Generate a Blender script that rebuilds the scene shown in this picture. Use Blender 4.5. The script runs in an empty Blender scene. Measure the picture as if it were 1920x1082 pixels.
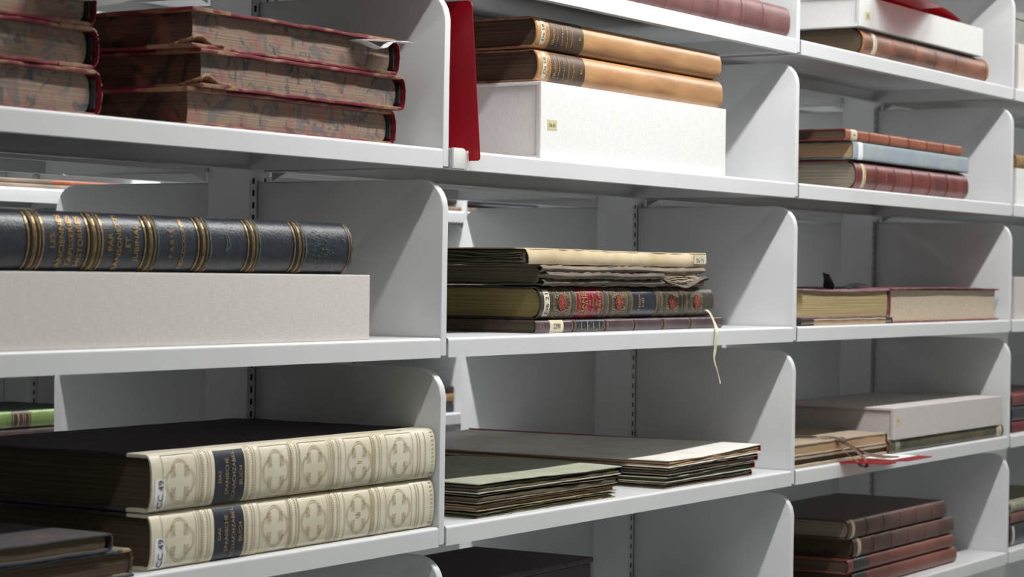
import bpy, bmesh, math, random
from mathutils import Vector, Matrix
PI = math.pi
random.seed(7)
sc = bpy.context.scene
COL = sc.collection
ZB = 1.90                      # height of the top visible shelf row above the floor

# ---------------------------------------------------------------- camera, world, lamps, exposure
cam = bpy.data.cameras.new('camera')
cam.sensor_fit = 'HORIZONTAL'; cam.sensor_width = 36.0; cam.lens = 79.05
cam.clip_start = 0.05; cam.clip_end = 40
cam.dof.use_dof = True; cam.dof.focus_distance = 2.85; cam.dof.aperture_fstop = 11.0
co = bpy.data.objects.new('camera', cam); COL.objects.link(co)
yaw, pit, rol = 1.01442, -0.00617, 0.01187
F = Vector((math.sin(yaw)*math.cos(pit), math.cos(yaw)*math.cos(pit), math.sin(pit)))
R = Vector((math.cos(yaw), -math.sin(yaw), 0)); U = R.cross(F)
R2 = R*math.cos(rol)+U*math.sin(rol); U2 = -R*math.sin(rol)+U*math.cos(rol)
m = Matrix.Identity(4)
for i in range(3):
    m[i][0] = R2[i]; m[i][1] = U2[i]; m[i][2] = -F[i]
m[0][3], m[1][3], m[2][3] = -1.24898, -1.49274, -0.37709+ZB
co.matrix_world = m
sc.camera = co

w = bpy.data.worlds.new('world'); sc.world = w; w.use_nodes = True
w.node_tree.nodes['Background'].inputs[0].default_value = (0.8, 0.86, 0.9, 1)
w.node_tree.nodes['Background'].inputs[1].default_value = 0.25
sc.view_settings.view_transform = 'Standard'; sc.view_settings.look = 'None'
sc.view_settings.gamma = 1; sc.view_settings.use_curve_mapping = False
sc.view_settings.exposure = 0.0
FRONT_Y, LAMP_Z = -0.53, ZB+0.67
LAMPS = [  # centre x, y, z, length, watts : fluorescent battens above the aisles
    (1.38, FRONT_Y, LAMP_Z, 1.5, 27.0),
    (3.2, FRONT_Y, LAMP_Z, 1.5, 14.5),
    (5.0, FRONT_Y, LAMP_Z, 1.5, 9.0),
    (-0.6, FRONT_Y, LAMP_Z, 1.5, 5.0),
    (1.0, 0.90, LAMP_Z, 1.5, 32.0),
    (3.0, 0.90, LAMP_Z, 1.5, 28.0),
]

# ---------------------------------------------------------------- materials
def S(r, g, b, k=1.0):
    def f(v):
        v /= 255.0
        return (v/12.92 if v <= .04045 else ((v+.055)/1.055)**2.4)*k
    return (f(r), f(g), f(b), 1)

def mat(name, c1, c2=None, scale=30, stretch=(1, 1, 1), lo=.35, hi=.65, rough=.5, bump=0., bscale=None,
        bstretch=None, metallic=0., spec=.5, c3=None, detail=5, distort=0., coat=0.):
    M = bpy.data.materials.new(name); M.use_nodes = True
    N = M.node_tree.nodes; L = M.node_tree.links; b = N['Principled BSDF']
    b.inputs['Base Color'].default_value = c1
    b.inputs['Roughness'].default_value = rough
    b.inputs['Metallic'].default_value = metallic
    b.inputs['Specular IOR Level'].default_value = spec
    if coat: b.inputs['Coat Weight'].default_value = coat; b.inputs['Coat Roughness'].default_value = .25
    if c2 or bump:
        tc = N.new('ShaderNodeTexCoord')
    if c2:
        mp = N.new('ShaderNodeMapping'); mp.inputs['Scale'].default_value = stretch
        L.new(tc.outputs['Object'], mp.inputs[0])
        nz = N.new('ShaderNodeTexNoise'); nz.inputs['Scale'].default_value = scale
        nz.inputs['Detail'].default_value = detail; nz.inputs['Distortion'].default_value = distort
        L.new(mp.outputs[0], nz.inputs['Vector'])
        cr = N.new('ShaderNodeValToRGB'); e = cr.color_ramp.elements
        e[0].position = lo; e[0].color = c1; e[1].position = hi; e[1].color = c2
        if c3:
            x = e.new((lo+hi)/2); x.color = c3
        L.new(nz.outputs['Fac'], cr.inputs[0]); L.new(cr.outputs[0], b.inputs['Base Color'])
    if bump:
        mp2 = N.new('ShaderNodeMapping'); mp2.inputs['Scale'].default_value = bstretch or (1, 1, 1)
        L.new(tc.outputs['Object'], mp2.inputs[0])
        n2 = N.new('ShaderNodeTexNoise'); n2.inputs['Scale'].default_value = bscale or 300
        n2.inputs['Detail'].default_value = 3
        L.new(mp2.outputs[0], n2.inputs['Vector'])
        bp = N.new('ShaderNodeBump'); bp.inputs['Strength'].default_value = bump; bp.inputs['Distance'].default_value = .001
        L.new(n2.outputs['Fac'], bp.inputs['Height']); L.new(bp.outputs[0], b.inputs['Normal'])
    return M

def linen(name, c1, c2, rough=.9, k=1.):
    """two crossed thread noises"""
    M = bpy.data.materials.new(name); M.use_nodes = True
    N = M.node_tree.nodes; L = M.node_tree.links; b = N['Principled BSDF']
    b.inputs['Roughness'].default_value = rough; b.inputs['Specular IOR Level'].default_value = .2
    tc = N.new('ShaderNodeTexCoord'); outs = []
    for st in ((110, 1300, 1300), (1300, 1300, 110)):
        mp = N.new('ShaderNodeMapping'); mp.inputs['Scale'].default_value = st
        L.new(tc.outputs['Object'], mp.inputs[0])
        nz = N.new('ShaderNodeTexNoise'); nz.inputs['Scale'].default_value = .8; nz.inputs['Detail'].default_value = 2
        L.new(mp.outputs[0], nz.inputs['Vector']); outs.append(nz.outputs['Fac'])
    ad = N.new('ShaderNodeMath'); ad.operation = 'ADD'; L.new(outs[0], ad.inputs[0]); L.new(outs[1], ad.inputs[1])
    hf = N.new('ShaderNodeMath'); hf.operation = 'MULTIPLY'; hf.inputs[1].default_value = .5; L.new(ad.outputs[0], hf.inputs[0])
    cr = N.new('ShaderNodeValToRGB'); e = cr.color_ramp.elements
    e[0].position = .33; e[0].color = c1; e[1].position = .66; e[1].color = c2
    L.new(hf.outputs[0], cr.inputs[0]); L.new(cr.outputs[0], b.inputs['Base Color'])
    bp = N.new('ShaderNodeBump'); bp.inputs['Strength'].default_value = .35*k; bp.inputs['Distance'].default_value = .0006
    L.new(hf.outputs[0], bp.inputs['Height']); L.new(bp.outputs[0], b.inputs['Normal'])
    return M

def pages(name, c1, c2, rough=.85, marble=None, bump=.5):
    """leaf edges: fine streaks across the thickness, optional marbling over them"""
    M = bpy.data.materials.new(name); M.use_nodes = True
    N = M.node_tree.nodes; L = M.node_tree.links; b = N['Principled BSDF']
    b.inputs['Roughness'].default_value = rough; b.inputs['Specular IOR Level'].default_value = .2
    tc = N.new('ShaderNodeTexCoord')
    mp = N.new('ShaderNodeMapping'); mp.inputs['Scale'].default_value = (3, 3, 620)
    L.new(tc.outputs['Object'], mp.inputs[0])
    nz = N.new('ShaderNodeTexNoise'); nz.inputs['Scale'].default_value = 1.; nz.inputs['Detail'].default_value = 3
    L.new(mp.outputs[0], nz.inputs['Vector'])
    cr = N.new('ShaderNodeValToRGB'); e = cr.color_ramp.elements
    e[0].position = .32; e[0].color = c1; e[1].position = .62; e[1].color = c2
    L.new(nz.outputs['Fac'], cr.inputs[0]); col = cr.outputs[0]
    if marble:
        oi = N.new('ShaderNodeObjectInfo'); ov = N.new('ShaderNodeMath'); ov.operation = 'MULTIPLY'; ov.inputs[1].default_value = 9.
        L.new(oi.outputs['Random'], ov.inputs[0])
        av = N.new('ShaderNodeVectorMath'); av.operation = 'ADD'; L.new(tc.outputs['Object'], av.inputs[0]); L.new(ov.outputs[0], av.inputs[1])
        for k, (cc, sc_, lo, hi, off) in enumerate(marble):
            m3 = N.new('ShaderNodeMapping'); m3.inputs['Location'].default_value = (off, off*.7, off*.3)
            m3.inputs['Scale'].default_value = (1, 1, 1)
            L.new(av.outputs[0], m3.inputs[0])
            n3 = N.new('ShaderNodeTexNoise'); n3.inputs['Scale'].default_value = sc_; n3.inputs['Detail'].default_value = 3
            n3.inputs['Distortion'].default_value = 2.2
            L.new(m3.outputs[0], n3.inputs['Vector'])
            r3 = N.new('ShaderNodeValToRGB'); q = r3.color_ramp.elements
            q[0].position = lo; q[0].color = (0, 0, 0, 1); q[1].position = hi; q[1].color = (1, 1, 1, 1)
            L.new(n3.outputs['Fac'], r3.inputs[0])
            mx = N.new('ShaderNodeMix'); mx.data_type = 'RGBA'
            ml = N.new('ShaderNodeMath'); ml.operation = 'MULTIPLY'; ml.inputs[1].default_value = .62
            L.new(r3.outputs[0], ml.inputs[0]); L.new(ml.outputs[0], mx.inputs[0])
            L.new(col, mx.inputs[6]); mx.inputs[7].default_value = cc; col = mx.outputs[2]
    L.new(col, b.inputs['Base Color'])
    if bump:
        bp = N.new('ShaderNodeBump'); bp.inputs['Strength'].default_value = bump; bp.inputs['Distance'].default_value = .001
        L.new(nz.outputs['Fac'], bp.inputs['Height']); L.new(bp.outputs[0], b.inputs['Normal'])
    return M

PAINT = mat('grey_shelf_paint', S(218, 219, 220), S(214, 215, 216), scale=6, rough=.38, bump=.05, bscale=900, spec=.45)
HOOKMETAL_SLOTSHADE = mat('hook_metal_slot_shade', S(22, 22, 24), rough=.7)  # hook metal; also the painted shade seen through the post slots
WALLM = mat('wall_paint', S(205, 208, 205), S(198, 202, 199), scale=3, rough=.9)
CEILM = mat('ceiling_paint', S(225, 226, 222), S(218, 220, 215), scale=3, rough=.95)
FLOORM = mat('floor_vinyl', S(186, 188, 188), S(196, 198, 196), scale=60, rough=.5)
HOUS = mat('lamp_housing', S(228, 228, 226), rough=.5)
GOLD = mat('gold_tooling', S(196, 152, 84), S(150, 116, 66), scale=160, rough=.36, metallic=.75)
GOLDD = mat('rubbed_gold', S(150, 122, 78), S(92, 78, 54), scale=200, rough=.5, metallic=.35)
GOLDL = mat('pale_gold', S(190, 164, 116), S(150, 126, 84), scale=160, rough=.55, metallic=.2)
LABEL = mat('label_paper', S(216, 208, 184), S(196, 186, 158), scale=60, rough=.85)
LABELY = mat('yellow_label_paper', S(206, 200, 160), S(192, 184, 142), scale=60, rough=.85)
INK = mat('label_ink', S(38, 36, 38), rough=.7)
WPAPER = mat('white_paper', S(236, 236, 238), rough=.8)
LIN_W = linen('white_linen', S(214, 213, 211), S(234, 233, 232))
LIN_G = linen('grey_linen', S(186, 178, 176), S(212, 205, 203))
LIN_C = linen('cream_linen', S(206, 199, 194), S(224, 218, 213))
RED_EDGE = mat('worn_red_leather', S(110, 20, 34), S(158, 112, 92), scale=26, lo=.52, hi=.66, rough=.5, bump=.4, bscale=220)
TANC = mat('worn_tan_leather', S(150, 112, 82), S(110, 72, 56), scale=60, rough=.6, bump=.5, bscale=200)
MARBLE_COV = mat('marbled_paper', S(46, 34, 28), S(96, 62, 48), scale=22, c3=S(58, 60, 60), rough=.5, distort=2.5)
PG_MARB = pages('marbled_page_edges', S(120, 101, 87), S(150, 131, 115),
                marble=[(S(92, 98, 104), 24, .53, .59, 0), (S(148, 100, 92), 21, .55, .62, 3.1), (S(66, 72, 80), 34, .58, .63, 7.7)])
PG_DARK = pages('marbled_fore_edges', S(70, 50, 42), S(92, 66, 54),  # colour darkened to offset the left lamp's light on this side
                marble=[(S(34, 32, 34), 14, .52, .58, 1.2), (S(126, 70, 58), 13, .54, .62, 5.1)])
PG_CREAM = pages('cream_page_edges', S(140, 120, 86), S(186, 166, 124))
PG_GILT = pages('gilt_page_edges', S(104, 92, 56), S(136, 120, 76), rough=.5)
PG_GREY = pages('grey_page_edges', S(98, 90, 78), S(150, 140, 124))
PG_BROWN = pages('brown_page_edges', S(58, 46, 38), S(98, 80, 64))
PG_TAN = pages('tan_page_edges', S(150, 122, 92), S(184, 156, 122))
HOLLOW = mat('hollow_back_lining', S(52, 56, 58), S(120, 104, 84), scale=70, lo=.5, hi=.7, rough=.8)
TAN = mat('tan_calf', S(184, 140, 96), S(150, 106, 69), scale=16, stretch=(.6, 3, 3), rough=.36, bump=.25, bscale=160, lo=.38, hi=.72)
TAN_DK = mat('brown_title_label', S(104, 72, 48), S(62, 50, 40), scale=30, rough=.45)
TANBOARD = mat('tan_board', S(158, 118, 88), S(120, 78, 56), scale=50, rough=.7, bump=.5, bscale=180)
NAVY = mat('navy_leather', S(27, 33, 43), S(38, 44, 54), scale=90, rough=.33, bump=.5, bscale=420, coat=.15)
NAVYBAND = mat('navy_band', S(46, 46, 48), S(86, 82, 66), scale=40, lo=.5, hi=.75, rough=.4)
VERDI = mat('green_wear', S(78, 98, 84), S(52, 66, 66), scale=180, rough=.6)
NAVY_LBL = mat('navy_title_label', S(28, 32, 46), S(38, 42, 56), scale=80, rough=.45)
VELLUM = mat('vellum', S(226, 219, 199), S(212, 203, 176), scale=12, stretch=(1, 2, 2), rough=.42, bump=.2, bscale=120, lo=.35, hi=.7)
VTOOL = mat('vellum_tooling', S(178, 154, 110), S(146, 122, 84), scale=120, rough=.6)
DKPURP = mat('dark_purple_cloth', S(60, 48, 56), S(70, 58, 66), scale=60, rough=.8)
PG_BLACK = pages('dark_page_edges', S(70, 60, 48), S(96, 84, 66))
BLKBROWN = mat('black_brown_leather', S(44, 36, 34), S(70, 52, 46), scale=40, rough=.4, bump=.3, bscale=260)
DKBLUE = mat('dark_blue_board', S(48, 56, 70), S(70, 76, 84), scale=60, rough=.7)
CHAR = mat('charcoal_cloth', S(62, 58, 60), S(78, 72, 72), scale=420, rough=.85, bump=.4, bscale=700)
CHAR_RED = mat('rubbed_charcoal', S(74, 68, 70), S(112, 80, 60), scale=14, lo=.6, hi=.75, rough=.85)
ORNATE = mat('ornate_morocco', S(48, 43, 42), S(80, 71, 58), scale=260, lo=.42, hi=.6, rough=.38)
ORNBAND = mat('ornate_band', S(70, 66, 62), S(92, 86, 78), scale=60, rough=.35)
REDLBL = mat('red_title_label', S(142, 20, 36), S(110, 16, 32), scale=60, rough=.32)
REDLOZ = mat('red_onlay', S(156, 28, 38), S(128, 22, 32), scale=90, rough=.6, spec=.3)
BLUELBL = mat('blue_black_title_label', S(34, 36, 46), S(46, 48, 58), scale=60, rough=.3)
PLUM = mat('plum_leather', S(66, 50, 54), S(84, 64, 66), scale=50, rough=.32)
TORN = mat('torn_brown_paper', S(114, 102, 90), S(134, 120, 106), scale=26, rough=.9, bump=.6, bscale=120)
TORN_D = mat('torn_dark_paper', S(88, 78, 70), S(112, 100, 90), scale=30, rough=.9, bump=.6, bscale=120)
CREAMP = mat('cream_parchment', S(214, 196, 164), S(196, 176, 140), scale=24, rough=.75, bump=.3, bscale=90)
PG_OLD = pages('old_sheet_edges', S(66, 60, 46), S(112, 104, 84))
PG_PALE = pages('pale_leaf_edges', S(204, 188, 160), S(224, 210, 184))
BROWNRED = mat('faded_maroon_leather', S(124, 84, 82), S(108, 68, 68), scale=26, rough=.45, bump=.3, bscale=260)
REDLEATH = mat('oxblood_leather', S(126, 58, 56), S(98, 40, 42), scale=22, rough=.36, bump=.25, bscale=300)
REDDARK = mat('oxblood_band', S(66, 26, 28), S(84, 36, 36), scale=50, rough=.5)
RUSSET = mat('russet_leather', S(160, 96, 70), S(140, 78, 56), scale=30, rough=.4, bump=.2, bscale=260)
RUSSETB = mat('russet_board', S(120, 52, 40), S(94, 40, 34), scale=40, rough=.6)
BLUEGREY = mat('blue_grey_paper', S(146, 158, 170), S(160, 168, 170), scale=28, rough=.85, bump=.4, bscale=150)
GREENGREY = mat('green_grey_board', S(104, 116, 110), S(84, 94, 90), scale=60, rough=.85)
CALFB = mat('worn_brown_calf', S(150, 96, 74), S(92, 58, 48), scale=13, stretch=(.8, 3, 3), rough=.42, bump=.3, bscale=220)
CALFEDGE = mat('exposed_leather', S(176, 122, 72), S(140, 88, 50), scale=120, rough=.8, bump=.8, bscale=240)
BROWNL = mat('brown_calf', S(104, 72, 62), S(80, 54, 48), scale=20, rough=.4, bump=.25, bscale=240)
BROWNR = mat('red_brown_leather', S(132, 78, 66), S(116, 64, 56), scale=20, rough=.4, bump=.2, bscale=240)
PURPLE = mat('faded_purple_cloth', S(142, 112, 118), S(118, 82, 90), scale=30, rough=.75)
WINE = mat('wine_cloth', S(112, 54, 60), S(148, 100, 96), scale=36, lo=.45, hi=.65, rough=.75)
PG_ROSE = mat('cut_cream_edge', S(196, 182, 160), S(182, 164, 142), scale=160, rough=.85, bump=.3, bscale=400)
BLACKCORN = mat('black_corner_cloth', S(40, 42, 48), rough=.6)
BLACKRIB = mat('black_ribbon', S(22, 22, 24), rough=.6)
OLIVE = mat('olive_leather', S(96, 88, 64), S(70, 64, 48), scale=24, rough=.4, bump=.2, bscale=260)
OLIVEE = mat('pale_olive_edge', S(160, 156, 134), S(128, 126, 106), scale=50, rough=.7)
BEIGEB = mat('beige_board', S(176, 160, 138), S(162, 146, 126), scale=120, rough=.85, bump=.3, bscale=300)
BEIGE_D = mat('dark_portfolio_board', S(66, 54, 50), S(84, 70, 62), scale=60, rough=.85)
CRIMSON = mat('crimson_cloth', S(110, 28, 44), S(90, 22, 36), scale=60, rough=.7)
TAPE = mat('brown_tie_tape', S(126, 110, 94), S(106, 90, 76), scale=200, rough=.85)
RIBBON = mat('cream_ribbon', S(214, 206, 176), S(190, 182, 150), scale=120, rough=.7)
FOLD_G = mat('grey_green_folder', S(172, 172, 152), S(156, 156, 138), scale=40, rough=.85, bump=.2, bscale=200)
FOLD_W = mat('pale_folder', S(232, 229, 224), S(220, 214, 202), scale=24, rough=.8)
FOLD_B = mat('brown_folder_edge', S(132, 116, 100), S(98, 84, 72), scale=60, rough=.9)
FOLD_T = mat('torn_folder_board', S(164, 146, 116), S(126, 112, 92), scale=70, rough=.9, bump=.6, bscale=160)
FOLD_O = mat('olive_folder_board', S(128, 124, 98), S(104, 102, 80), scale=70, rough=.9, bump=.6, bscale=160)
REDCLOTH = mat('red_spine_cloth', S(170, 40, 52), S(130, 28, 40), scale=80, rough=.7)
GREENB = mat('green_leather', S(116, 138, 80), S(98, 120, 68), scale=24, rough=.36)
GREENBOARD = mat('green_board', S(40, 62, 48), S(46, 66, 54), scale=60, rough=.7)
GREYBOX = mat('grey_card', S(150, 150, 146), S(136, 136, 134), scale=30, rough=.85)
MUSTARD = mat('mustard_board', S(150, 120, 76), S(134, 104, 66), scale=40, rough=.8)
WCLIP = mat('white_plastic', S(226, 226, 222), rough=.35)

def red_plastic():
    M = bpy.data.materials.new('translucent_red_plastic'); M.use_nodes = True
    N = M.node_tree.nodes; L = M.node_tree.links; b = N['Principled BSDF']
    b.inputs['Base Color'].default_value = S(176, 20, 40); b.inputs['Roughness'].default_value = .22
    t = N.new('ShaderNodeBsdfTransparent'); t.inputs[0].default_value = (.75, .05, .08, 1)
    mx = N.new('ShaderNodeMixShader'); mx.inputs[0].default_value = .42
    L.new(b.outputs[0], mx.inputs[1]); L.new(t.outputs[0], mx.inputs[2])
    L.new(mx.outputs[0], N['Material Output'].inputs[0])
    return M
REDP = red_plastic()
def emis(name, c, s):
    M = bpy.data.materials.new(name); M.use_nodes = True
    b = M.node_tree.nodes['Principled BSDF']
    b.inputs['Emission Color'].default_value = c; b.inputs['Emission Strength'].default_value = s
    return M
TUBE = emis('lit_tube', (1, .98, .94, 1), 6)

# ---------------------------------------------------------------- helpers
def obj(name, bm, m, parent=None, loc=None, smooth=False):
    me = bpy.data.meshes.new(name)
    bmesh.ops.recalc_face_normals(bm, faces=bm.faces)
    bm.to_mesh(me); bm.free()
    if smooth:
        for p in me.polygons: p.use_smooth = True
        me.set_sharp_from_angle(angle=math.radians(38))
    me.materials.append(m)
    o = bpy.data.objects.new(name, me); COL.objects.link(o)
    if parent: o.parent = parent
    if loc: o.location = loc
    return o

def tag(o, label=None, cat=None, group=None, kind=None):
    if label: o['label'] = label
    if cat: o['category'] = cat
    if group: o['group'] = group
    if kind: o['kind'] = kind
    return o

def thing(name, label, cat, loc=(0, 0, 0), rotz=0., group=None, tilt=(0, 0)):
    o = bpy.data.objects.new(name, None); COL.objects.link(o)
    o.empty_display_size = .02
    o.location = (loc[0], loc[1], loc[2]+ZB); o.rotation_euler = (tilt[0], tilt[1], rotz)
    return tag(o, label, cat, group)

def box(bm, x0, x1, y0, y1, z0, z1, bev=0., seg=1):
    vs = [bm.verts.new((x, y, z)) for x in (x0, x1) for y in (y0, y1) for z in (z0, z1)]
    fs = [(0, 1, 3, 2), (4, 6, 7, 5), (0, 4, 5, 1), (2, 3, 7, 6), (0, 2, 6, 4), (1, 5, 7, 3)]
    ff = [bm.faces.new([vs[i] for i in f]) for f in fs]
    if bev:
        es = list({e for f in ff for e in f.edges})
        bmesh.ops.bevel(bm, geom=es, offset=bev, segments=seg, affect='EDGES', profile=.6)
    return bm
def bx(*a, **k): return box(bmesh.new(), *a, **k)

def prism(bm, pts, axis, a0, a1, bev=0., seg=2):
    """pts: 2-D outline; axis 'x': pts=(y,z), 'y': pts=(x,z), 'z': pts=(x,y)"""
    def P(p, a):
        return (a, p[0], p[1]) if axis == 'x' else (p[0], a, p[1]) if axis == 'y' else (p[0], p[1], a)
    A = [bm.verts.new(P(p, a0)) for p in pts]; B = [bm.verts.new(P(p, a1)) for p in pts]
    n = len(pts); f0 = bm.faces.new(A); f1 = bm.faces.new(B[::-1])
    for i in range(n):
        bm.faces.new((A[i], B[i], B[(i+1) % n], A[(i+1) % n]))
    if bev:
        bmesh.ops.bevel(bm, geom=list(f0.edges)+list(f1.edges), offset=bev, segments=seg, affect='EDGES', profile=.5)
    return bm

def slab(bm, x0, x1, y0, y1, z0, z1, nx=10, ny=4, r=.0008, jit=.0004, sag=None, seed=0, edge=0.):
    """worn board or wad of leaves: chamfered border, jittered outline, optional sag(u,v)->dz"""
    rd = random.Random(seed)
    sag = sag or (lambda u, v: 0.)
    def grid(z, ins):
        g = []
        for i in range(nx+1):
            row = []
            for j in range(ny+1):
                u, v = i/nx, j/ny
                row.append([x0+(x1-x0)*u, y0+(y1-y0)*v, z+sag(u, v)])
            g.append(row)
        for i in range(nx+1):
            for j in range(ny+1):
                if i == 0: g[i][j][0] += ins
                if i == nx: g[i][j][0] -= ins
                if j == 0: g[i][j][1] += ins
                if j == ny: g[i][j][1] -= ins
        return g
    ring = [(i, 0) for i in range(nx)]+[(nx, j) for j in range(ny)]+[(i, ny) for i in range(nx, 0, -1)]+[(0, j) for j in range(ny, 0, -1)]
    jt = {k: (rd.uniform(-1, 1)*(jit+edge), rd.uniform(-1, 1)*(jit+edge), rd.uniform(-1, 1)*jit) for k in ring}
    def mk(z, ins, full):
        g = grid(z, ins); V = {}
        for i in range(nx+1):
            for j in range(ny+1):
                if full or (i, j) in jt:
                    p = g[i][j]
                    if (i, j) in jt:
                        q = jt[(i, j)]; p = [p[0]+q[0], p[1]+q[1], p[2]+q[2]]
                    V[(i, j)] = bm.verts.new(p)
        return V
    r = min(r, (z1-z0)*.45)
    T = mk(z1, r, True); a = mk(z1-r, 0, False); b = mk(z0+r, 0, False); B = mk(z0, r, True)
    for i in range(nx):
        for j in range(ny):
            bm.faces.new((T[(i, j)], T[(i+1, j)], T[(i+1, j+1)], T[(i, j+1)]))
            bm.faces.new((B[(i, j)], B[(i, j+1)], B[(i+1, j+1)], B[(i+1, j)]))
    for k in range(len(ring)):
        p, q = ring[k], ring[(k+1) % len(ring)]
        for X, Y in ((T, a), (a, b), (b, B)):
            bm.faces.new((X[p], Y[p], Y[q], X[q]))
    return bm

def tube(bm, pts, r, n=6, flat=1.):
    pts = [Vector(p) for p in pts]; rings = []
    for i, p in enumerate(pts):
        t = (pts[min(i+1, len(pts)-1)]-pts[max(i-1, 0)]).normalized()
        up = Vector((0, 0, 1)) if abs(t.z) < .9 else Vector((1, 0, 0))
        s = t.cross(up).normalized(); u = s.cross(t)
        rr = r[i] if isinstance(r, (list, tuple)) else r
        rings.append([bm.verts.new(p+s*math.cos(2*PI*k/n)*rr+u*math.sin(2*PI*k/n)*rr*flat) for k in range(n)])
    for a, b in zip(rings, rings[1:]):
        for k in range(n): bm.faces.new((a[k], a[(k+1) % n], b[(k+1) % n], b[k]))
    bm.faces.new(rings[0]); bm.faces.new(rings[-1][::-1])
    return bm

def smooth_path(pts, n=6):
    pts = [Vector(p) for p in pts]; out = []
    for i in range(len(pts)-1):
        p0, p1, p2, p3 = pts[max(i-1, 0)], pts[i], pts[i+1], pts[min(i+2, len(pts)-1)]
        for k in range(n):
            t = k/n
            out.append(.5*((2*p1)+(p2-p0)*t+(2*p0-5*p1+4*p2-p3)*t*t+(3*p1-p0-3*p2+p3)*t**3))
    return out+[pts[-1]]

def strap(bm, pts, wid, th=.0004, axis=None):
    """flat ribbon along a path; axis(i)->width direction"""
    pts = [Vector(p) for p in pts]; rows = []
    for i, p in enumerate(pts):
        t = (pts[min(i+1, len(pts)-1)]-pts[max(i-1, 0)]).normalized()
        s = Vector(axis(i/(len(pts)-1))).normalized(); s = (s-t*s.dot(t)).normalized(); nrm = t.cross(s)
        rows.append([bm.verts.new(p+s*a*wid/2+nrm*b*th/2) for a, b in ((-1, -1), (1, -1), (1, 1), (-1, 1))])
    for a, b in zip(rows, rows[1:]):
        for k in range(4): bm.faces.new((a[k], a[(k+1) % 4], b[(k+1) % 4], b[k]))
    bm.faces.new(rows[0]); bm.faces.new(rows[-1][::-1])
    return bm

_tc = {}
def text_tris(s):
    """(verts, faces) of flat text, centred, cap height 1"""
    if s in _tc: return _tc[s]
    cu = bpy.data.curves.new('lettering', 'FONT'); cu.body = s; cu.resolution_u = 3; cu.size = 1.43
    cu.align_x = 'CENTER'
    o = bpy.data.objects.new('lettering', cu)
    me = bpy.data.meshes.new_from_object(o)
    v = [(p.co.x, p.co.y-.5) for p in me.vertices]; f = [tuple(p.vertices) for p in me.polygons]
    bpy.data.objects.remove(o); bpy.data.curves.remove(cu); bpy.data.meshes.remove(me)
    _tc[s] = (v, f)
    return v, f

def flat_text(lines, size, place, widen=1., lead=1.5):
    """place(a,b): text plane -> xyz"""
    bm = bmesh.new()
    for k, s in enumerate(lines):
        v, f = text_tris(s); y0 = ((len(lines)-1)/2-k)*size*lead
        V = [bm.verts.new(place(a*size*widen, b*size+y0)) for a, b in v]
        for q in f:
            try: bm.faces.new([V[i] for i in q])
            except ValueError: pass
    return bm

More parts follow.
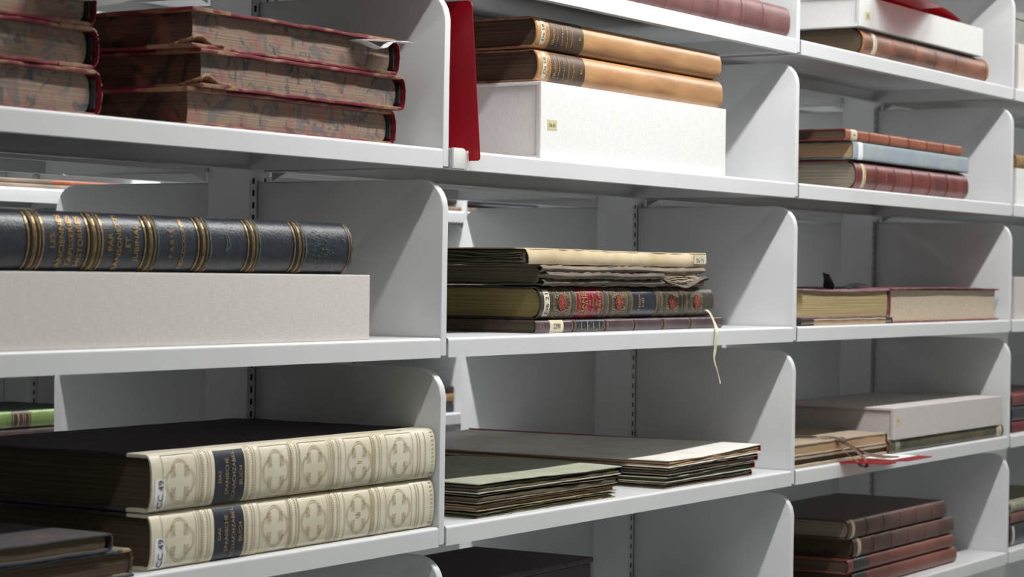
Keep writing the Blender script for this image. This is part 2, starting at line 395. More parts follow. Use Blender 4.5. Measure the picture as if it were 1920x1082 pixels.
# ---------------------------------------------------------------- book builder
class Book:
    """lying flat. local x along the spine, y from the spine to the fore-edge, z thickness"""
    def __init__(s, name, label, loc, L, W, T, cover, spine, page, rotz=0., b=.012, p=1., tb=.0032, sq=.003, gap=.0008,
                 group=None, cat='book', tilt=(0, 0), fore=None, seed=1, jit=.0004, ts=.0016, foreb=.006, wear=0.,
                 hollow=None, sag=None):
        s.L, s.W, s.T, s.b, s.p = L, W, T, b, p
        s.root = thing(name, label, cat, loc, rotz, group, tilt)
        th = [-PI/2+PI*i/28 for i in range(29)]
        s.prof = [s._pt(t) for t in th]
        s.cum = [0]
        for a, c in zip(s.prof, s.prof[1:]): s.cum.append(s.cum[-1]+math.hypot(c[0]-a[0], c[1]-a[1]))
        s.half = s.cum[-1]/2
        sg = sag or (lambda u, v: 0.)
        ny = max(6, int(W/.02))
        for nm, z0, z1 in (('back_cover', 0, tb), ('front_cover', T-tb, T)):
            bm = slab(bmesh.new(), 0, L, b*.86, W, z0, z1, nx=max(8, int(L/.03)), ny=ny, r=.0009, jit=jit, seed=seed, edge=wear,
                      sag=sg if nm == 'front_cover' else None)
            obj(nm, bm, cover, s.root)
            seed += 1
        # page block : rounded back, hollow fore-edge
        zi0, zi1 = tb, T-tb
        pts = []
        for i in range(13):
            t = -PI/2+PI*i/12
            y, z = s._pt(t); zz = zi0+(zi1-zi0)*(z/T)
            pts.append((y+ts+gap+.0012, zz))
        for i in range(9):
            v = 1-i/8; zz = zi0+(zi1-zi0)*v
            pts.append((W-sq-foreb*math.sin(PI*v), zz))
        bm = bmesh.new(); prism(bm, pts, 'x', sq, L-sq)
        s.block = obj('page_block', bm, page, s.root)
        if fore: # marbled fore-edge, colour darkened against the lamp light, unlike the head
            s.block.data.materials.append(fore)
            for f in s.block.data.polygons:
                if abs(f.normal.x) < .5: f.material_index = 1
        # spine shell
        bm = bmesh.new(); nx = max(6, int(L/.012)); rd = random.Random(seed)
        rows = []
        for i in range(nx+1):
            x = L*i/nx; row = []
            for k, (y, z) in enumerate(s.prof):
                e = rd.uniform(0, wear*2.2) if i in (0, nx) else 0
                row.append(bm.verts.new((x+(e if i == 0 else -e), y+rd.uniform(-1, 1)*jit*.25, z)))
            for k in range(len(s.prof)-1, -1, -1):
                y, z = s.prof[k]; t = th[k]
                zz = T/2+(z-T/2)*(1-2*ts/T)
                row.append(bm.verts.new((x, y+ts*max(.3, math.cos(t)), zz)))
            rows.append(row)
        n = len(rows[0])
        for a, c in zip(rows, rows[1:]):
            for k in range(n): bm.faces.new((a[k], c[k], c[(k+1) % n], a[(k+1) % n]))
        for row in (rows[0], rows[-1]):
            h = n//2
            for k in range(h-1):
                bm.faces.new((row[k], row[k+1], row[n-2-k], row[n-1-k]))
        s.spine = obj('spine', bm, spine, s.root, smooth=True)
        if hollow:
            s.spine.data.materials.append(hollow)
    def _pt(s, t):
        c, q = math.cos(t), math.sin(t)
        return (s.b*(1-abs(c)**s.p), s.T/2+s.T/2*math.copysign(abs(q)**s.p if s.p < 1 else abs(q), q))
    def at(s, x, a, off=.0005):
        """surface point: a = arc length from mid spine (+ towards the front cover)"""
        u = min(max(a+s.half, 0), s.cum[-1])
        k = 0
        while k < len(s.cum)-2 and s.cum[k+1] < u: k += 1
        f = (u-s.cum[k])/max(1e-9, s.cum[k+1]-s.cum[k])
        (y0, z0), (y1, z1) = s.prof[k], s.prof[k+1]
        y, z = y0+(y1-y0)*f, z0+(z1-z0)*f
        dy, dz = y1-y0, z1-z0; l = math.hypot(dy, dz) or 1
        return (x, y-dz/l*off, z+dy/l*off)
    def label(s, x0, x1, a0, a1, m, name='title_label', off=.0004, lab=None, parent=None):
        bm = bmesh.new(); n = 14; h = s.half
        V = [[bm.verts.new(s.at(x, (a0+(a1-a0)*k/n)*h, o)) for k in range(n+1)] for x, o in ((x0, -.0002), (x0+.0002, off), (x1-.0002, off), (x1, -.0002))]
        for A, B in zip(V, V[1:]):
            for k in range(n): bm.faces.new((A[k], B[k], B[k+1], A[k+1]))
        o = obj(name, bm, m, parent or s.root, smooth=True)
        if lab: o['label'] = lab
        return o
    def text(s, lines, x0, x1, size, m=None, parent=None, off=.0009, a=0., widen=1., flip=False):
        """lines run up the spine, line after line from x0 to x1"""
        bm = bmesh.new(); n = len(lines)
        for k, ln in enumerate(lines):
            if not ln: continue
            sz = size
            if isinstance(ln, tuple): ln, sz = ln
            xc = x0+(x1-x0)*(k+.5)/n
            v, f = text_tris(ln)
            V = [bm.verts.new(s.at(xc-q*sz, a*s.half+p_*sz*widen, off)) for p_, q in v]
            for q in f:
                try: bm.faces.new([V[i] for i in q])
                except ValueError: pass
        return obj('lettering', bm, m or GOLD, parent or s.root)
    def lines(s, polys, wid, m, name='gilt_lines', off=.0007, parent=None):
        """polylines in (x, arc fraction) drawn as narrow strips on the leather"""
        bm = bmesh.new(); h = s.half
        for pl in polys:
            pl = [(x, a*h) for x, a in pl]
            out = [pl[0]]
            for (xa, aa), (xb, ab) in zip(pl, pl[1:]):
                n = max(1, int(math.hypot(xb-xa, ab-aa)/.006))
                out += [(xa+(xb-xa)*k/n, aa+(ab-aa)*k/n) for k in range(1, n+1)]
            rows = []
            for i, (x, a) in enumerate(out):
                xa, aa = out[max(i-1, 0)]; xb, ab = out[min(i+1, len(out)-1)]
                dx, da = xb-xa, ab-aa; l = math.hypot(dx, da) or 1
                nx_, na = -da/l*wid/2, dx/l*wid/2
                of = off*max(.2, 1-abs(a/h)**8)
                rows.append((bm.verts.new(s.at(x+nx_, a+na, of)), bm.verts.new(s.at(x-nx_, a-na, of))))
            for (p, q), (r_, t) in zip(rows, rows[1:]): bm.faces.new((p, q, t, r_))
        return obj(name, bm, m, parent or s.root)
    def worn_lines(s, x0, x1, n, span, m, parent=None, wid=.0011, seed=1, name='worn_lettering'):
        """rows of rubbed, no longer legible tooling: broken wavering strokes running up the spine"""
        rd = random.Random(seed); out = []
        for k in range(n):
            x = x0+(x1-x0)*(k+.5)/n; w_ = span*rd.uniform(.65, 1); a = -w_
            while a < w_:
                e = a+rd.uniform(.03, .11)
                out.append([(x+rd.uniform(-.0012, .0012), a), (x+rd.uniform(-.0012, .0012), min(e, w_))])
                a = e+rd.uniform(.015, .06)
        return s.lines(out, wid, m, name, .0009, parent)
    def bands(s, xs, wid, hgt, m, name='raised_band', lim=.97):
        out = []
        for x in xs:
            bm = bmesh.new(); n = 18; rows = []
            for i in range(n+1):
                a = (-lim+2*lim*i/n)*s.half
                f = 1-abs(-lim+2*lim*i/n)**5
                rows.append([bm.verts.new(s.at(x+d*wid, a, o)) for d, o in ((-.5, -.0004), (-.32, hgt*.7*f), (0, hgt*f), (.32, hgt*.7*f), (.5, -.0004))])
            for A, B in zip(rows, rows[1:]):
                for k in range(4): bm.faces.new((A[k], A[k+1], B[k+1], B[k]))
            out.append(obj(name, bm, m, s.spine, smooth=True))
        return out
    def fillets(s, xs, wid, m, off=.0007, lim=.97, name='gilt_lines'):
        return s.lines([[(x, -lim), (x, lim)] for x in xs], wid, m, name, off)
    def corner(s, m, size=.05, tb=.0032, ends=(0,), name='corner_piece'):
        """leather corner wrapped over the board at fore-edge"""
        for x in ends:
            for z0, z1 in ((-.0002, tb+.0005), (s.T-tb-.0005, s.T+.0004)):
                sx = 1 if x == 0 else -1; X = -.0005 if x == 0 else s.L+.0005
                bm = bmesh.new()
                prism(bm, [(X, s.W+.0006), (X+sx*size, s.W+.0006), (X, s.W-size)], 'z', z0, z1, bev=.0006, seg=1)
                obj(name, bm, m, s.root)
    def quarter(s, m, wid=.05, tb=.0032, name='leather_quarter'):
        for z0, z1 in ((-.0003, tb+.0003), (s.T-tb-.0003, s.T+.0004)):
            obj(name, slab(bmesh.new(), -.0005, s.L+.0005, s.b*.9, s.b+wid, z0, z1, nx=8, ny=3, r=.0008, jit=.0003, seed=int(z0*1e6)), m, s.root)

# ---------------------------------------------------------------- room
H, LIP, D1, D2, D3, TOP = .22698, .02366, .28381, .35149, .62659, .1902
def RZ(j): return -j*H
def struct(name, bm, m):
    o = obj(name, bm, m); o['kind'] = 'structure'; return o
struct('floor', bx(-4, 6.6, -2.5, 3.0, -.05, 0), FLOORM)
struct('ceiling', bx(-4, 6.6, -2.5, 3.0, 2.72, 2.77), CEILM)
struct('wall_front', bx(-4, 6.6, -2.55, -2.5, 0, 2.72), WALLM)
struct('wall_back', bx(-4, 6.6, 3.0, 3.05, 0, 2.72), WALLM)
struct('wall_left', bx(-4.05, -4, -2.5, 3.0, 0, 2.72), WALLM)
struct('wall_right', bx(6.6, 6.65, -2.5, 3.0, 0, 2.72), WALLM)

for n, (x, y, z, ln, wt) in enumerate(LAMPS):
    where = ['above the near aisle before the middle bay', 'above the near aisle before the right bay', 'above the near aisle at its far end', 'above the near aisle behind the viewer',
             'above the rear aisle behind the left bay', 'above the rear aisle behind the right bays'][n]
    t = thing('ceiling_light', 'white fluorescent batten hung '+where, 'lamp', (x, y, z-ZB), 0, 'fluorescent battens')
    obj('housing', bx(-ln/2-.03, ln/2+.03, -.035, .035, .03, .075, bev=.006), HOUS, t)
    obj('tube', tube(bmesh.new(), [(-ln/2, 0, .012), (ln/2, 0, .012)], .013, 10), TUBE, t)
    for sx in (-1, 1):
        obj('lamp_holder', bx(sx*ln/2-.008, sx*ln/2+.008, -.016, .016, -.006, .031, bev=.003), HOUS, t)
        obj('hanger', tube(bmesh.new(), [(sx*ln*.35, 0, .074), (sx*ln*.35, 0, 2.722-z)], .004), HOUS, t)
    a = bpy.data.lights.new('fluorescent_light', 'AREA'); a.shape = 'RECTANGLE'; a.size = ln; a.size_y = .045
    a.energy = wt; a.color = (1, .995, .985)
    ao = bpy.data.objects.new('fluorescent_light', a); COL.objects.link(ao); ao.location = (x, y, z-.004)

# ---------------------------------------------------------------- steel shelving
def tray_profile(y0, y1):
    r, t, hm = .0036, .0014, .013
    P = [(y0, -LIP)]
    P += [(y0+r-r*math.cos(a), -r+r*math.sin(a)) for a in [PI/2*k/4 for k in range(5)]]
    P += [(y1-r+r*math.sin(a), -r+r*math.cos(a)) for a in [PI/2*k/4 for k in range(5)]]
    P += [(y1, -LIP), (y1-hm, -LIP), (y1-hm, -LIP+t), (y1-t, -LIP+t), (y1-t, -t), (y0+t, -t), (y0+t, -LIP+t), (y0+hm, -LIP+t), (y0+hm, -LIP)]
    return P
_mesh = {}
def shelf(k, z, yA, yB, label, group, hooks_at_back=True, xo=0.):
    """pressed steel tray from boundary k-1 to k"""
    t = thing('steel_shelf', label, 'shelf', (k-1+xo, 0, z), 0, group)
    key = (round(yA, 3), round(yB, 3))
    if key not in _mesh:
        x0, x1 = .0085, .9915
        a = obj('shelf_tray', prism(bmesh.new(), tray_profile(yA, yB), 'x', x0, x1), PAINT)
        fl = [obj('end_flange', bx(xa, xb, yA+.0135, yB-.0135, -LIP+.0002, -.0016), PAINT) for xa, xb in ((.0125, .0139), (x1-.0314, x1-.03))]
        yb = yB if hooks_at_back else yA; s = 1 if hooks_at_back else -1
        hk = [obj('bracket_hook', prism(bmesh.new(), [(yb-s*.024, -LIP-.0004), (yb-s*.001, -LIP-.0004), (yb-s*.001, -LIP-.012)], 'x', xa, xa+.003), PAINT) for xa in (.022, .975)]
        pr = [a]+fl+hk
        for o in pr: o.parent = t
        _mesh[key] = pr
    else:
        for o in _mesh[key]:
            c = o.copy(); COL.objects.link(c); c.parent = t
    return t

def end_panel(k, z, front, label, group, y0=None, y1=None, xo=0.):
    r = .034; n = 8
    ya, yb = (.0012, D1-.0012) if front else (D2+.0012, D3-.0012)
    if y0 is not None: ya, yb = y0, y1
    zb, zt = -LIP+.0025, TOP
    if front:
        P = [(ya, zb)]+[(ya+r-r*math.cos(PI/2*i/n), zt-r+r*math.sin(PI/2*i/n)) for i in range(n+1)]+[(yb, zt), (yb, zb)]
    else:
        P = [(ya, zb), (ya, zt)]+[(yb-r+r*math.sin(PI/2*i/n), zt-r+r*math.cos(PI/2*i/n)) for i in range(n+1)]+[(yb, zb)]
    t = thing('shelf_divider', label, 'divider', (k+xo, 0, z), 0, group)
    key = ('panel', ya, yb, front)
    if key not in _mesh:
        o = obj('panel', prism(bmesh.new(), P, 'x', -.0062, .0062, bev=.0019, seg=3), PAINT, t, smooth=True)
        yh = yb if front else ya; s = 1 if front else -1
        hs = [obj('hook', bx(-.0012, .0012, yh-s*.008, yh+s*.001, zt-.03-q*.09, zt-.022-q*.09), HOOKMETAL_SLOTSHADE, t) for q in range(2)]
        _mesh[key] = [o]+hs
    else:
        for o in _mesh[key]:
            c = o.copy(); COL.objects.link(c); c.parent = t
    return t

def post(k, label, group, y0=D1+.0006, y1=D2-.0006, xo=0., z0=-ZB, z1=.44):
    t = thing('upright_post', label, 'post', (k+xo, 0, 0), 0, group)
    key = ('post', y0)
    if key not in _mesh:
        xs_ = [-.02, -.0142, -.0098, .0098, .0142, .02]
        parts = []
        for yy, nm in ((y0, 'slotted_face'), (y1, 'slotted_face')):
            bm = bmesh.new(); zs = []; zz = -1.15
            cuts = [z0]
            while zz < .36:
                cuts += [zz, zz+.0078]; zz += .0155
            cuts.append(z1)
            V = {}
            for i, x in enumerate(xs_):
                for j, z in enumerate(cuts): V[(i, j)] = bm.verts.new((x, yy, z))
            for i in range(5):
                for j in range(len(cuts)-1):
                    if i in (1, 3) and j % 2 == 1: continue
                    bm.faces.new((V[(i, j)], V[(i+1, j)], V[(i+1, j+1)], V[(i, j+1)]))
            parts.append(obj(nm, bm, PAINT, t))
        for sx in (-1, 1):
            parts.append(obj('post_side', bx(min(sx*.02, sx*.0186), max(sx*.02, sx*.0186), y0, y1, z0, z1), PAINT, t))
        parts.append(obj('slot_shade_fill', bx(-.017, .017, y0+.012, y1-.012, z0, z1), HOOKMETAL_SLOTSHADE, t))  # added dark fill, paints the shade inside the hollow post
        _mesh[key] = parts
    else:
        for o in _mesh[key]:
            c = o.copy(); COL.objects.link(c); c.parent = t
    return t

BAY = {1: 'left bay', 2: 'middle bay', 3: 'right bay', 4: 'fourth bay at the right edge'}
ROW = {-1: 'row above the picture', 0: 'topmost row', 1: 'second row', 2: 'third row', 3: 'fourth row', 4: 'lowest row'}
HOLDS = {(0, 2): 'carrying the faded maroon book', (0, 3): 'carrying the white box on a brown calf book', (1, 1): 'carrying the marbled-edge books',
         (1, 2): 'carrying the white linen box and two tan books', (1, 3): 'carrying the russet, blue-grey and oxblood books',
         (2, 1): 'carrying the navy book on a linen box', (2, 2): 'carrying the ornate book and torn paper volumes', (2, 3): 'carrying the purple book beside the wine-red one',
         (3, 1): 'carrying the two vellum volumes', (3, 2): 'carrying the two piles of folders', (3, 3): 'carrying the grey linen box and tied volumes',
         (4, 3): 'carrying four brown leather books'}
for j in range(-1, 5):
    for k in (1, 2, 3, 4):
        if j == -1:
            lab = 'grey steel shelf just above the picture, over the '+BAY[k]
        else:
            lab = 'grey shelf, %s, %s' % (ROW[j], BAY[k])
            if (j, k) in HOLDS: lab += ', '+HOLDS[(j, k)]
        shelf(k, RZ(j), 0, D1-.001, lab, 'front shelves')
        shelf(k, RZ(j), D2+.001, D3, 'rear grey shelf, %s, %s' % (ROW[j], BAY[k]), 'rear shelves', False)
POS = {0: 'at the far left end of the range', 1: 'between left and middle bays', 2: 'between middle and right bays', 3: 'between right and fourth bays', 4: 'beyond the fourth bay'}
for k in range(5):
    for j in range(-1, 5):
        end_panel(k, RZ(j), True, 'round-cornered grey divider %s, %s' % (POS[k], ROW[j]), 'front dividers')
        if k < 4:
            end_panel(k, RZ(j), False, 'rear face grey divider %s, %s' % (POS[k], ROW[j]), 'rear dividers')
    post(k, 'grey slotted upright post '+POS[k], 'upright posts')
# canopy boards closing the top of the range
for k in (1, 2, 3, 4):
    t = thing('top_panel', 'grey steel canopy on top of the shelving over the '+BAY[k], 'panel', (k-1, 0, .442), 0, 'canopy panels')
    obj('canopy', bx(.004, .996, 0, D3, 0, .02, bev=.002), PAINT, t)

# far range across the rear aisle
FY = 1.15
FR = {0: -.027, 1: -.243, 2: -.459, 3: -.675, 4: -.891}
FB = {1: 'left', 2: 'middle', 3: 'right'}
for j, z in FR.items():
    for k in (1, 2, 3):
        shelf(k, z, FY, FY+D1-.001, 'far range white shelf seen through gaps, %s stretch, %s' % (FB[k], ROW[j]), 'far range shelves', True, xo=.81)
for k in range(4):
    for j, z in FR.items():
        if k == 0: continue
        end_panel(k, z, True, 'pale divider of the far range, %s line, %s' % ({1: 'left', 2: 'middle', 3: 'right'}[k], ROW[j]), 'far range dividers', FY+.0012, FY+D1-.0012, xo=.81)
    post(k, 'slotted post of the far range, %s' % ('leftmost', 'second', 'third', 'rightmost')[k], 'far range posts', FY+D1+.0006, FY+D2-.0006, xo=.81)
bt = thing('back_panel', 'grey steel sheet closing the back of the far range', 'panel', (.81, 0, 0))
obj('sheet', bx(0, 3, FY+D2+.001, FY+D2+.004, -ZB, .44), PAINT, bt)

# ---------------------------------------------------------------- boxes, folders
def archive_box(label, x0, x1, y0, dep, z, T, m, lab=None, group=None, name='archive_box'):
    """clamshell case: hinged boards around a recessed tray"""
    t = thing(name, label, 'box', (x0, y0, z), 0, group); W = x1-x0; b = .0046
    obj('spine_board', bx(0, W, 0, b, 0, T, bev=.0012, seg=2), m, t)
    obj('lid_board', bx(.0004, W-.0004, b+.001, dep, T-b, T, bev=.0012, seg=2), m, t)
    obj('base_board', bx(.0004, W-.0004, b+.001, dep, 0, b, bev=.0012, seg=2), m, t)
    obj('hinge', bx(.0012, W-.0012, b-.0006, b+.0024, .001, T-.001), m, t)
    obj('tray', bx(.0058, W-.0058, b+.0022, dep-.004, b, T-b, bev=.0008), m, t)
    if lab:
        lx0, lx1, lz0, lz1, lines, sz, lm = lab
        l = obj('shelfmark_label', bx(lx0, lx1, -.0003, .0006, lz0, lz1), lm, t); l['label'] = 'small yellowish paper label'
        obj('lettering', flat_text(lines, sz, lambda a, q: ((lx0+lx1)/2+a, -.0006, (lz0+lz1)/2+q)), INK, l)
    return t

def folder(label, x0, x1, y0, y1, z, T, m, inner, spine=None, seed=1, group=None, rise=0., tb=.0016, ragged=.0012, name='paper_folder', side='right', rot=0., topm=None):
    """worn cover boards with a wad of leaves; spine strip on one side; rise = thicker on the spine side"""
    t = thing(name, label, 'folder', (x0, y0, z), rot, group); W = x1-x0; D = y1-y0
    up = lambda u, v: rise*u + .0012*math.sin(seed+u*5+v*4)
    lo = lambda u, v: .0
    ob = obj('back_board', slab(bmesh.new(), 0, W, 0, D, 0, tb, 14, 8, .0005, .0003, lo, seed, ragged), m, t)
    n = max(1, int((T-2*tb)/.0042)); rd = random.Random(seed)
    zz = tb+.0002; st = (T-2*tb-.0004-.0014)/n
    for i in range(n):
        f = (i+.5)/n
        ins = rd.uniform(.001, .006)
        obj('paper_gathering', slab(bmesh.new(), ins, W-.002-rd.uniform(0, .004), ins*rd.uniform(.4, 1.4), D-.004, zz, zz+st*.78, 12, 6, .0006, .0003,
            lambda u, v, f=f, i=i: rise*u*f*.95+.0005*math.sin(seed*2+i+u*7), seed*31+i, .0009), inner, t)
        zz += st
    obj('front_board', slab(bmesh.new(), 0, W, 0, D, T-tb-.0012, T-.0012, 14, 8, .0005, .0003, up, seed+5, ragged), topm or m, t)
    if spine:
        X = W if side == 'right' else 0; s = 1 if side == 'right' else -1
        pts = []
        for i in range(9):
            a = -PI/2+PI*i/8
            pts.append((X+s*(.0005+.0035*math.cos(a)), (T+rise)/2+(T+rise)/2*1.0*math.sin(a)-.0003))
        pts = [(p[0], max(p[1], .0002)) for p in pts]
        q = [(X+s*(.0001+.002*math.cos(-PI/2+PI*i/8)), (T+rise)/2+((T+rise)/2-.001)*math.sin(-PI/2+PI*i/8)) for i in range(8, -1, -1)]
        obj('spine', prism(bmesh.new(), pts+q, 'y', .001, D-.001), spine, t)
    return t

# ================================================================= second row, left bay : marbled books
def marbled(label, xr, y, z, W, L, T, seed, grp, bent=False):
    B = Book('folio_book', label, (xr, y, z), L, W, T, RED_EDGE, RED_EDGE, PG_MARB, rotz=PI/2, b=.013, tb=.0036, sq=.0095, gap=.0065, p=.8,
             group=grp, fore=PG_DARK, seed=seed, jit=.0005, ts=.0021, foreb=.0022, wear=.0012)
    B.quarter(TANC, .045, .0036); B.corner(TANC, .062, .0036)
    if bent:
        obj('bent_corner', slab(bmesh.new(), -.0012, .03, W-.05, W+.0012, .0030, .0068, 8, 10, .0012, .0006,
            lambda u, v: .0072*max(0, 1-u*1.15)*math.exp(-((v-.76)/.27)**2)-.002*u, seed, .0008), TANC, B.root)
    # headcap lining seen in the hollow of the back
    obj('hollow_lining', bx(.006, L-.006, .0045, .0062, .008, T-.008), HOLLOW, B.root)
    return B
rows_z = RZ(1)
mb = [marbled('lowest of the three marbled-edge folios right of centre in the left bay', .926, .022, rows_z, .379, .27, .0405, 11, 'right stack of marbled folios'),
      marbled('middle of three marbled-edge folios, red board edges, torn tan corner', .938, .017, rows_z+.0413, .376, .27, .040, 21, 'right stack of marbled folios', True),
      marbled('top marbled-edge folio holding two white paper slips', .929, .020, rows_z+.0821, .378, .27, .0415, 31, 'right stack of marbled folios', True)]
ml = [marbled('lowest marbled-edge folio of the stack cut by the left picture edge', .424, .026, rows_z, .37, .27, .046, 41, 'left stack of marbled folios'),
      marbled('middle marbled-edge folio of the stack cut by the left picture edge', .419, .026, rows_z+.0468, .37, .27, .041, 51, 'left stack of marbled folios'),
      marbled('top marbled-edge folio at the left picture edge, with a protruding white sheet', .415, .026, rows_z+.0886, .37, .27, .041, 61, 'left stack of marbled folios')]
# paper slips
t = thing('paper_slip', 'two-part white paper slip sticking out of the top marbled folio', 'paper', (.845, .02, rows_z+.1158))
bm = bmesh.new()
strap(bm, smooth_path([(0, .022, .0), (.004, .0, -.0005), (.02, -.016, -.008), (.036, -.020, .001), (.068, -.022, .0022)], 4), .016, .0003, lambda u: (.35, 1, 0))
obj('lower_slip', bm, WPAPER, t)
bm = bmesh.new()
strap(bm, smooth_path([(-.002, .02, .0012), (.02, -.004, .0022), (.05, -.010, .0032), (.072, -.012, .0048)], 4), .018, .0003, lambda u: (.3, 1, 0))
obj('upper_slip', bm, WPAPER, t)
t = thing('paper_sheet', 'white sheet sticking out of the left marbled stack at the picture top', 'paper', (.33, .03, rows_z+.1130))
obj('sheet', slab(bmesh.new(), 0, .115, -.045, .06, 0, .0006, 10, 6, .0002, .0003, lambda u, v: .008*(1-v)**2*(u-.1), 3), WPAPER, t)

# ================================================================= second row, middle bay
archive_box('white linen clamshell box under two tan books', 1.236, 1.770, .012, .235, RZ(1), .1005, LIN_W,
            (.0165, .0405, .0385, .052, ['Da 65'], .0042, LABELY))
def tan_book(label, x0, y, z, L, T, seed, marks, num):
    B = Book('calf_book', label, (x0, y, z), L, .2, T, TANBOARD, TAN, PG_BROWN, b=.014, tb=.003, sq=.004, p=.86, seed=seed,
             jit=.0005, ts=.002, wear=.0009, gap=.0006, group='pair of tan books')
    l = B.label(.010, .020, -.6, .62, LABEL, 'shelfmark_label', lab='cream paper shelfmark label')
    B.text([marks], .010, .020, .0062, INK, l, off=.0007)
    tl = B.label(.032, .120, -.93, .93, TAN_DK, 'title_label', lab='dark brown title label')
    B.text([('Illustr...', .0068)], .034, .0455, .006, GOLDL, tl); B.text([(num, .0062)], .1025, .114, .006, GOLDL, tl); B.worn_lines(.045, .094, 4, .66, GOLDL, tl, .0013, seed)
    B.fillets([.027, .0295], .0006, GOLDL)
    return B
tan_book('lower tan calf book lying on the white linen box', 1.239, .018, RZ(1)+.1010, .532, .0425, 71, 'Da 58', 'III.')
tan_book('upper tan calf book, topmost of the pile on the white linen box', 1.231, .016, RZ(1)+.1443, .530, .0405, 81, 'Da 58', 'II.')
# red plate with its clip
t = thing('red_shelf_marker', 'translucent red plastic plate standing beside the divider', 'marker', (1.0465, 0, RZ(1)))
P = [(.16, .0006), (-.0012, .0006), (-.0012, -.0125), (-.0135, -.0125)]
P += [(-.0135-.004*math.sin(a), -.0125+.004-.004*math.cos(a)) for a in (.4, .8, 1.2, PI/2)]
P += [(-.0035, .1765), (-.002, .1805), (.002, .183), (.16, .183)]
obj('plate', prism(bmesh.new(), P, 'x', -.0009, .0009, bev=.0003, seg=1), REDP, t)
t = thing('label_clip', 'white plastic clip on the shelf lip below the red plate', 'clip', (1.0085, 0, RZ(1)))
bm = bmesh.new(); W_ = .0285
P = [(0, -.0228), (W_+.0012, -.0228), (W_, -.005)]+[(W_-.007+.007*math.cos(a), -.005+.007*math.sin(a)) for a in (.5, 1.0, PI/2)]+[(0, .002)]
prism(bm, P, 'y', -.0042, -.0002, bev=.001, seg=2); obj('clip_body', bm, WCLIP, t, smooth=True)
obj('clip_tongue', bx(.002, W_-.004, -.0004, .012, .0004, .0014), WCLIP, t)

# ================================================================= top row
B = Book('maroon_book', 'faded maroon leather book with raised bands at the picture top', (1.37, .004, RZ(0)), .604, .2, .048, BROWNRED, BROWNRED, PG_BROWN,
         b=.013, p=.85, seed=91)
B.bands([x-1.37 for x in (1.4902, 1.5639, 1.6457, 1.7242, 1.8041, 1.878)], .005, .0016, BROWNRED)
B.fillets([x-1.37+d for x in (1.8041, 1.878) for d in (.004,)], .0006, GOLDL)
B.text(['R'], .215, .2325, .008, GOLDL); B.text(['a'], .2325, .25, .008, GOLDL)
archive_box('white linen box with a small label in the topmost row of the right bay', 2.2635, 2.852, .010, .235, RZ(0)+.0475, .053, LIN_W,
            (.0205, .0425, .0135, .0265, ['Da'], .0042, LABELY))
B = Book('calf_book', 'worn brown calf book under the white box, frayed spine ends', (2.282, .012, RZ(0)), .606, .2, .047, BLKBROWN, CALFB, PG_BLACK, b=.019, p=.95, seed=101, wear=.003, jit=.0006)
B.bands([x-2.2815 for x in (2.4145, 2.5202, 2.6178, 2.7194)], .005, .0012, CALFB)
B.label(.044, .060, -.55, .9, LABEL, 'shelfmark_label', lab='cream shelfmark label')
B.worn_lines(.046, .058, 1, .4, INK, None, .0016, 3)
B.lines([[(.14+.009*i, -.75), (.14+.009*i, .85)] for i in range(9)], .0014, GOLDD)
B.label(-.001, .007, -.97, .97, CALFEDGE, 'worn_spine_end', off=.0007); B.label(.597, .607, -.97, .97, CALFEDGE, 'worn_spine_end', off=.0007)
# red sheet lying on that box
t = thing('red_shelf_marker', 'translucent red plastic sheet curling over the white box', 'marker', (2.32, 0, RZ(0)+.1012))
def red_sag(u, v):
    x = u*.42
    curl = .016*max(0, math.sin((x-.2)/.22*PI))*(1-v)**2 if x > .2 else 0
    return .0012+curl+.004*(1-v)*max(0, 1-x/.2)
bm = slab(bmesh.new(), 0, .42, -.045, .17, 0, .001, 24, 10, .0003, 0, red_sag, 1)
for v in bm.verts:      # front edge runs back towards the right
    if v.co.y < .17:
        f = (.17-v.co.y)/.215
        v.co.y += f*.055*min(1, max(0, (v.co.x-.17)/.12))
obj('sheet', bm, REDP, t)

# ================================================================= second row, right bay
B = Book('oxblood_book', 'thick oxblood leather book with five dark bands, bottom of its pile', (2.284, .022, RZ(1)), .532, .23, .051, REDLEATH, REDLEATH, PG_GREY, b=.018, p=.9, seed=111, foreb=.008)
bxs = [x-2.2846 for x in (2.377, 2.4561, 2.538, 2.6229, 2.7081)]
B.bands(bxs, .0042, .0012, REDDARK)
B.fillets([x+d for x in bxs for d in (-.0035, .0035)], .0005, GOLDD)
l = B.label(.027, .040, -.62, .62, LABELY, 'shelfmark_label', lab='yellowed paper shelfmark label'); B.worn_lines(.028, .039, 1, .5, INK, l, .0016, 4)
B.worn_lines(.124, .136, 1, .3, GOLDL, None, .0018, 5); B.worn_lines(.188, .238, 4, .4, GOLDL, None, .0014, 6)
def fleuron(cx, ca, s, n=4):
    out = []
    for q in range(n):
        a0 = 2*PI*q/n+PI/4
        out.append([(cx+s*.18*math.cos(a0), ca+.18*math.sin(a0)*s*44)]+[(cx+s*(.25+.75*k/6)*math.cos(a0+.5*math.sin(k)), ca+s*44*(.25+.75*k/6)*math.sin(a0+.5*math.sin(k))) for k in range(7)])
    out.append([(cx+s*.45*math.cos(2*PI*k/12), ca+s*.45*44*math.sin(2*PI*k/12)) for k in range(13)])
    return out
for x in (.052, .29, .375, .46): B.lines(fleuron(x+.006, -.05, .011), .0009, GOLDD, 'gilt_ornament')
B.fillets([.012, .517, .521], .0008, GOLDD)
B = Book('blue_grey_book', 'blue-grey paper bound book, middle of the right bay pile', (2.2718, .022, RZ(1)+.0518), .546, .235, .0295, GREENGREY, BLUEGREY, PG_TAN, b=.004, p=.55, seed=121, wear=.001, jit=.0008, tb=.003)
B.label(.0195, .0385, -.97, .97, WPAPER, 'paper_band', lab='white paper band round the spine')
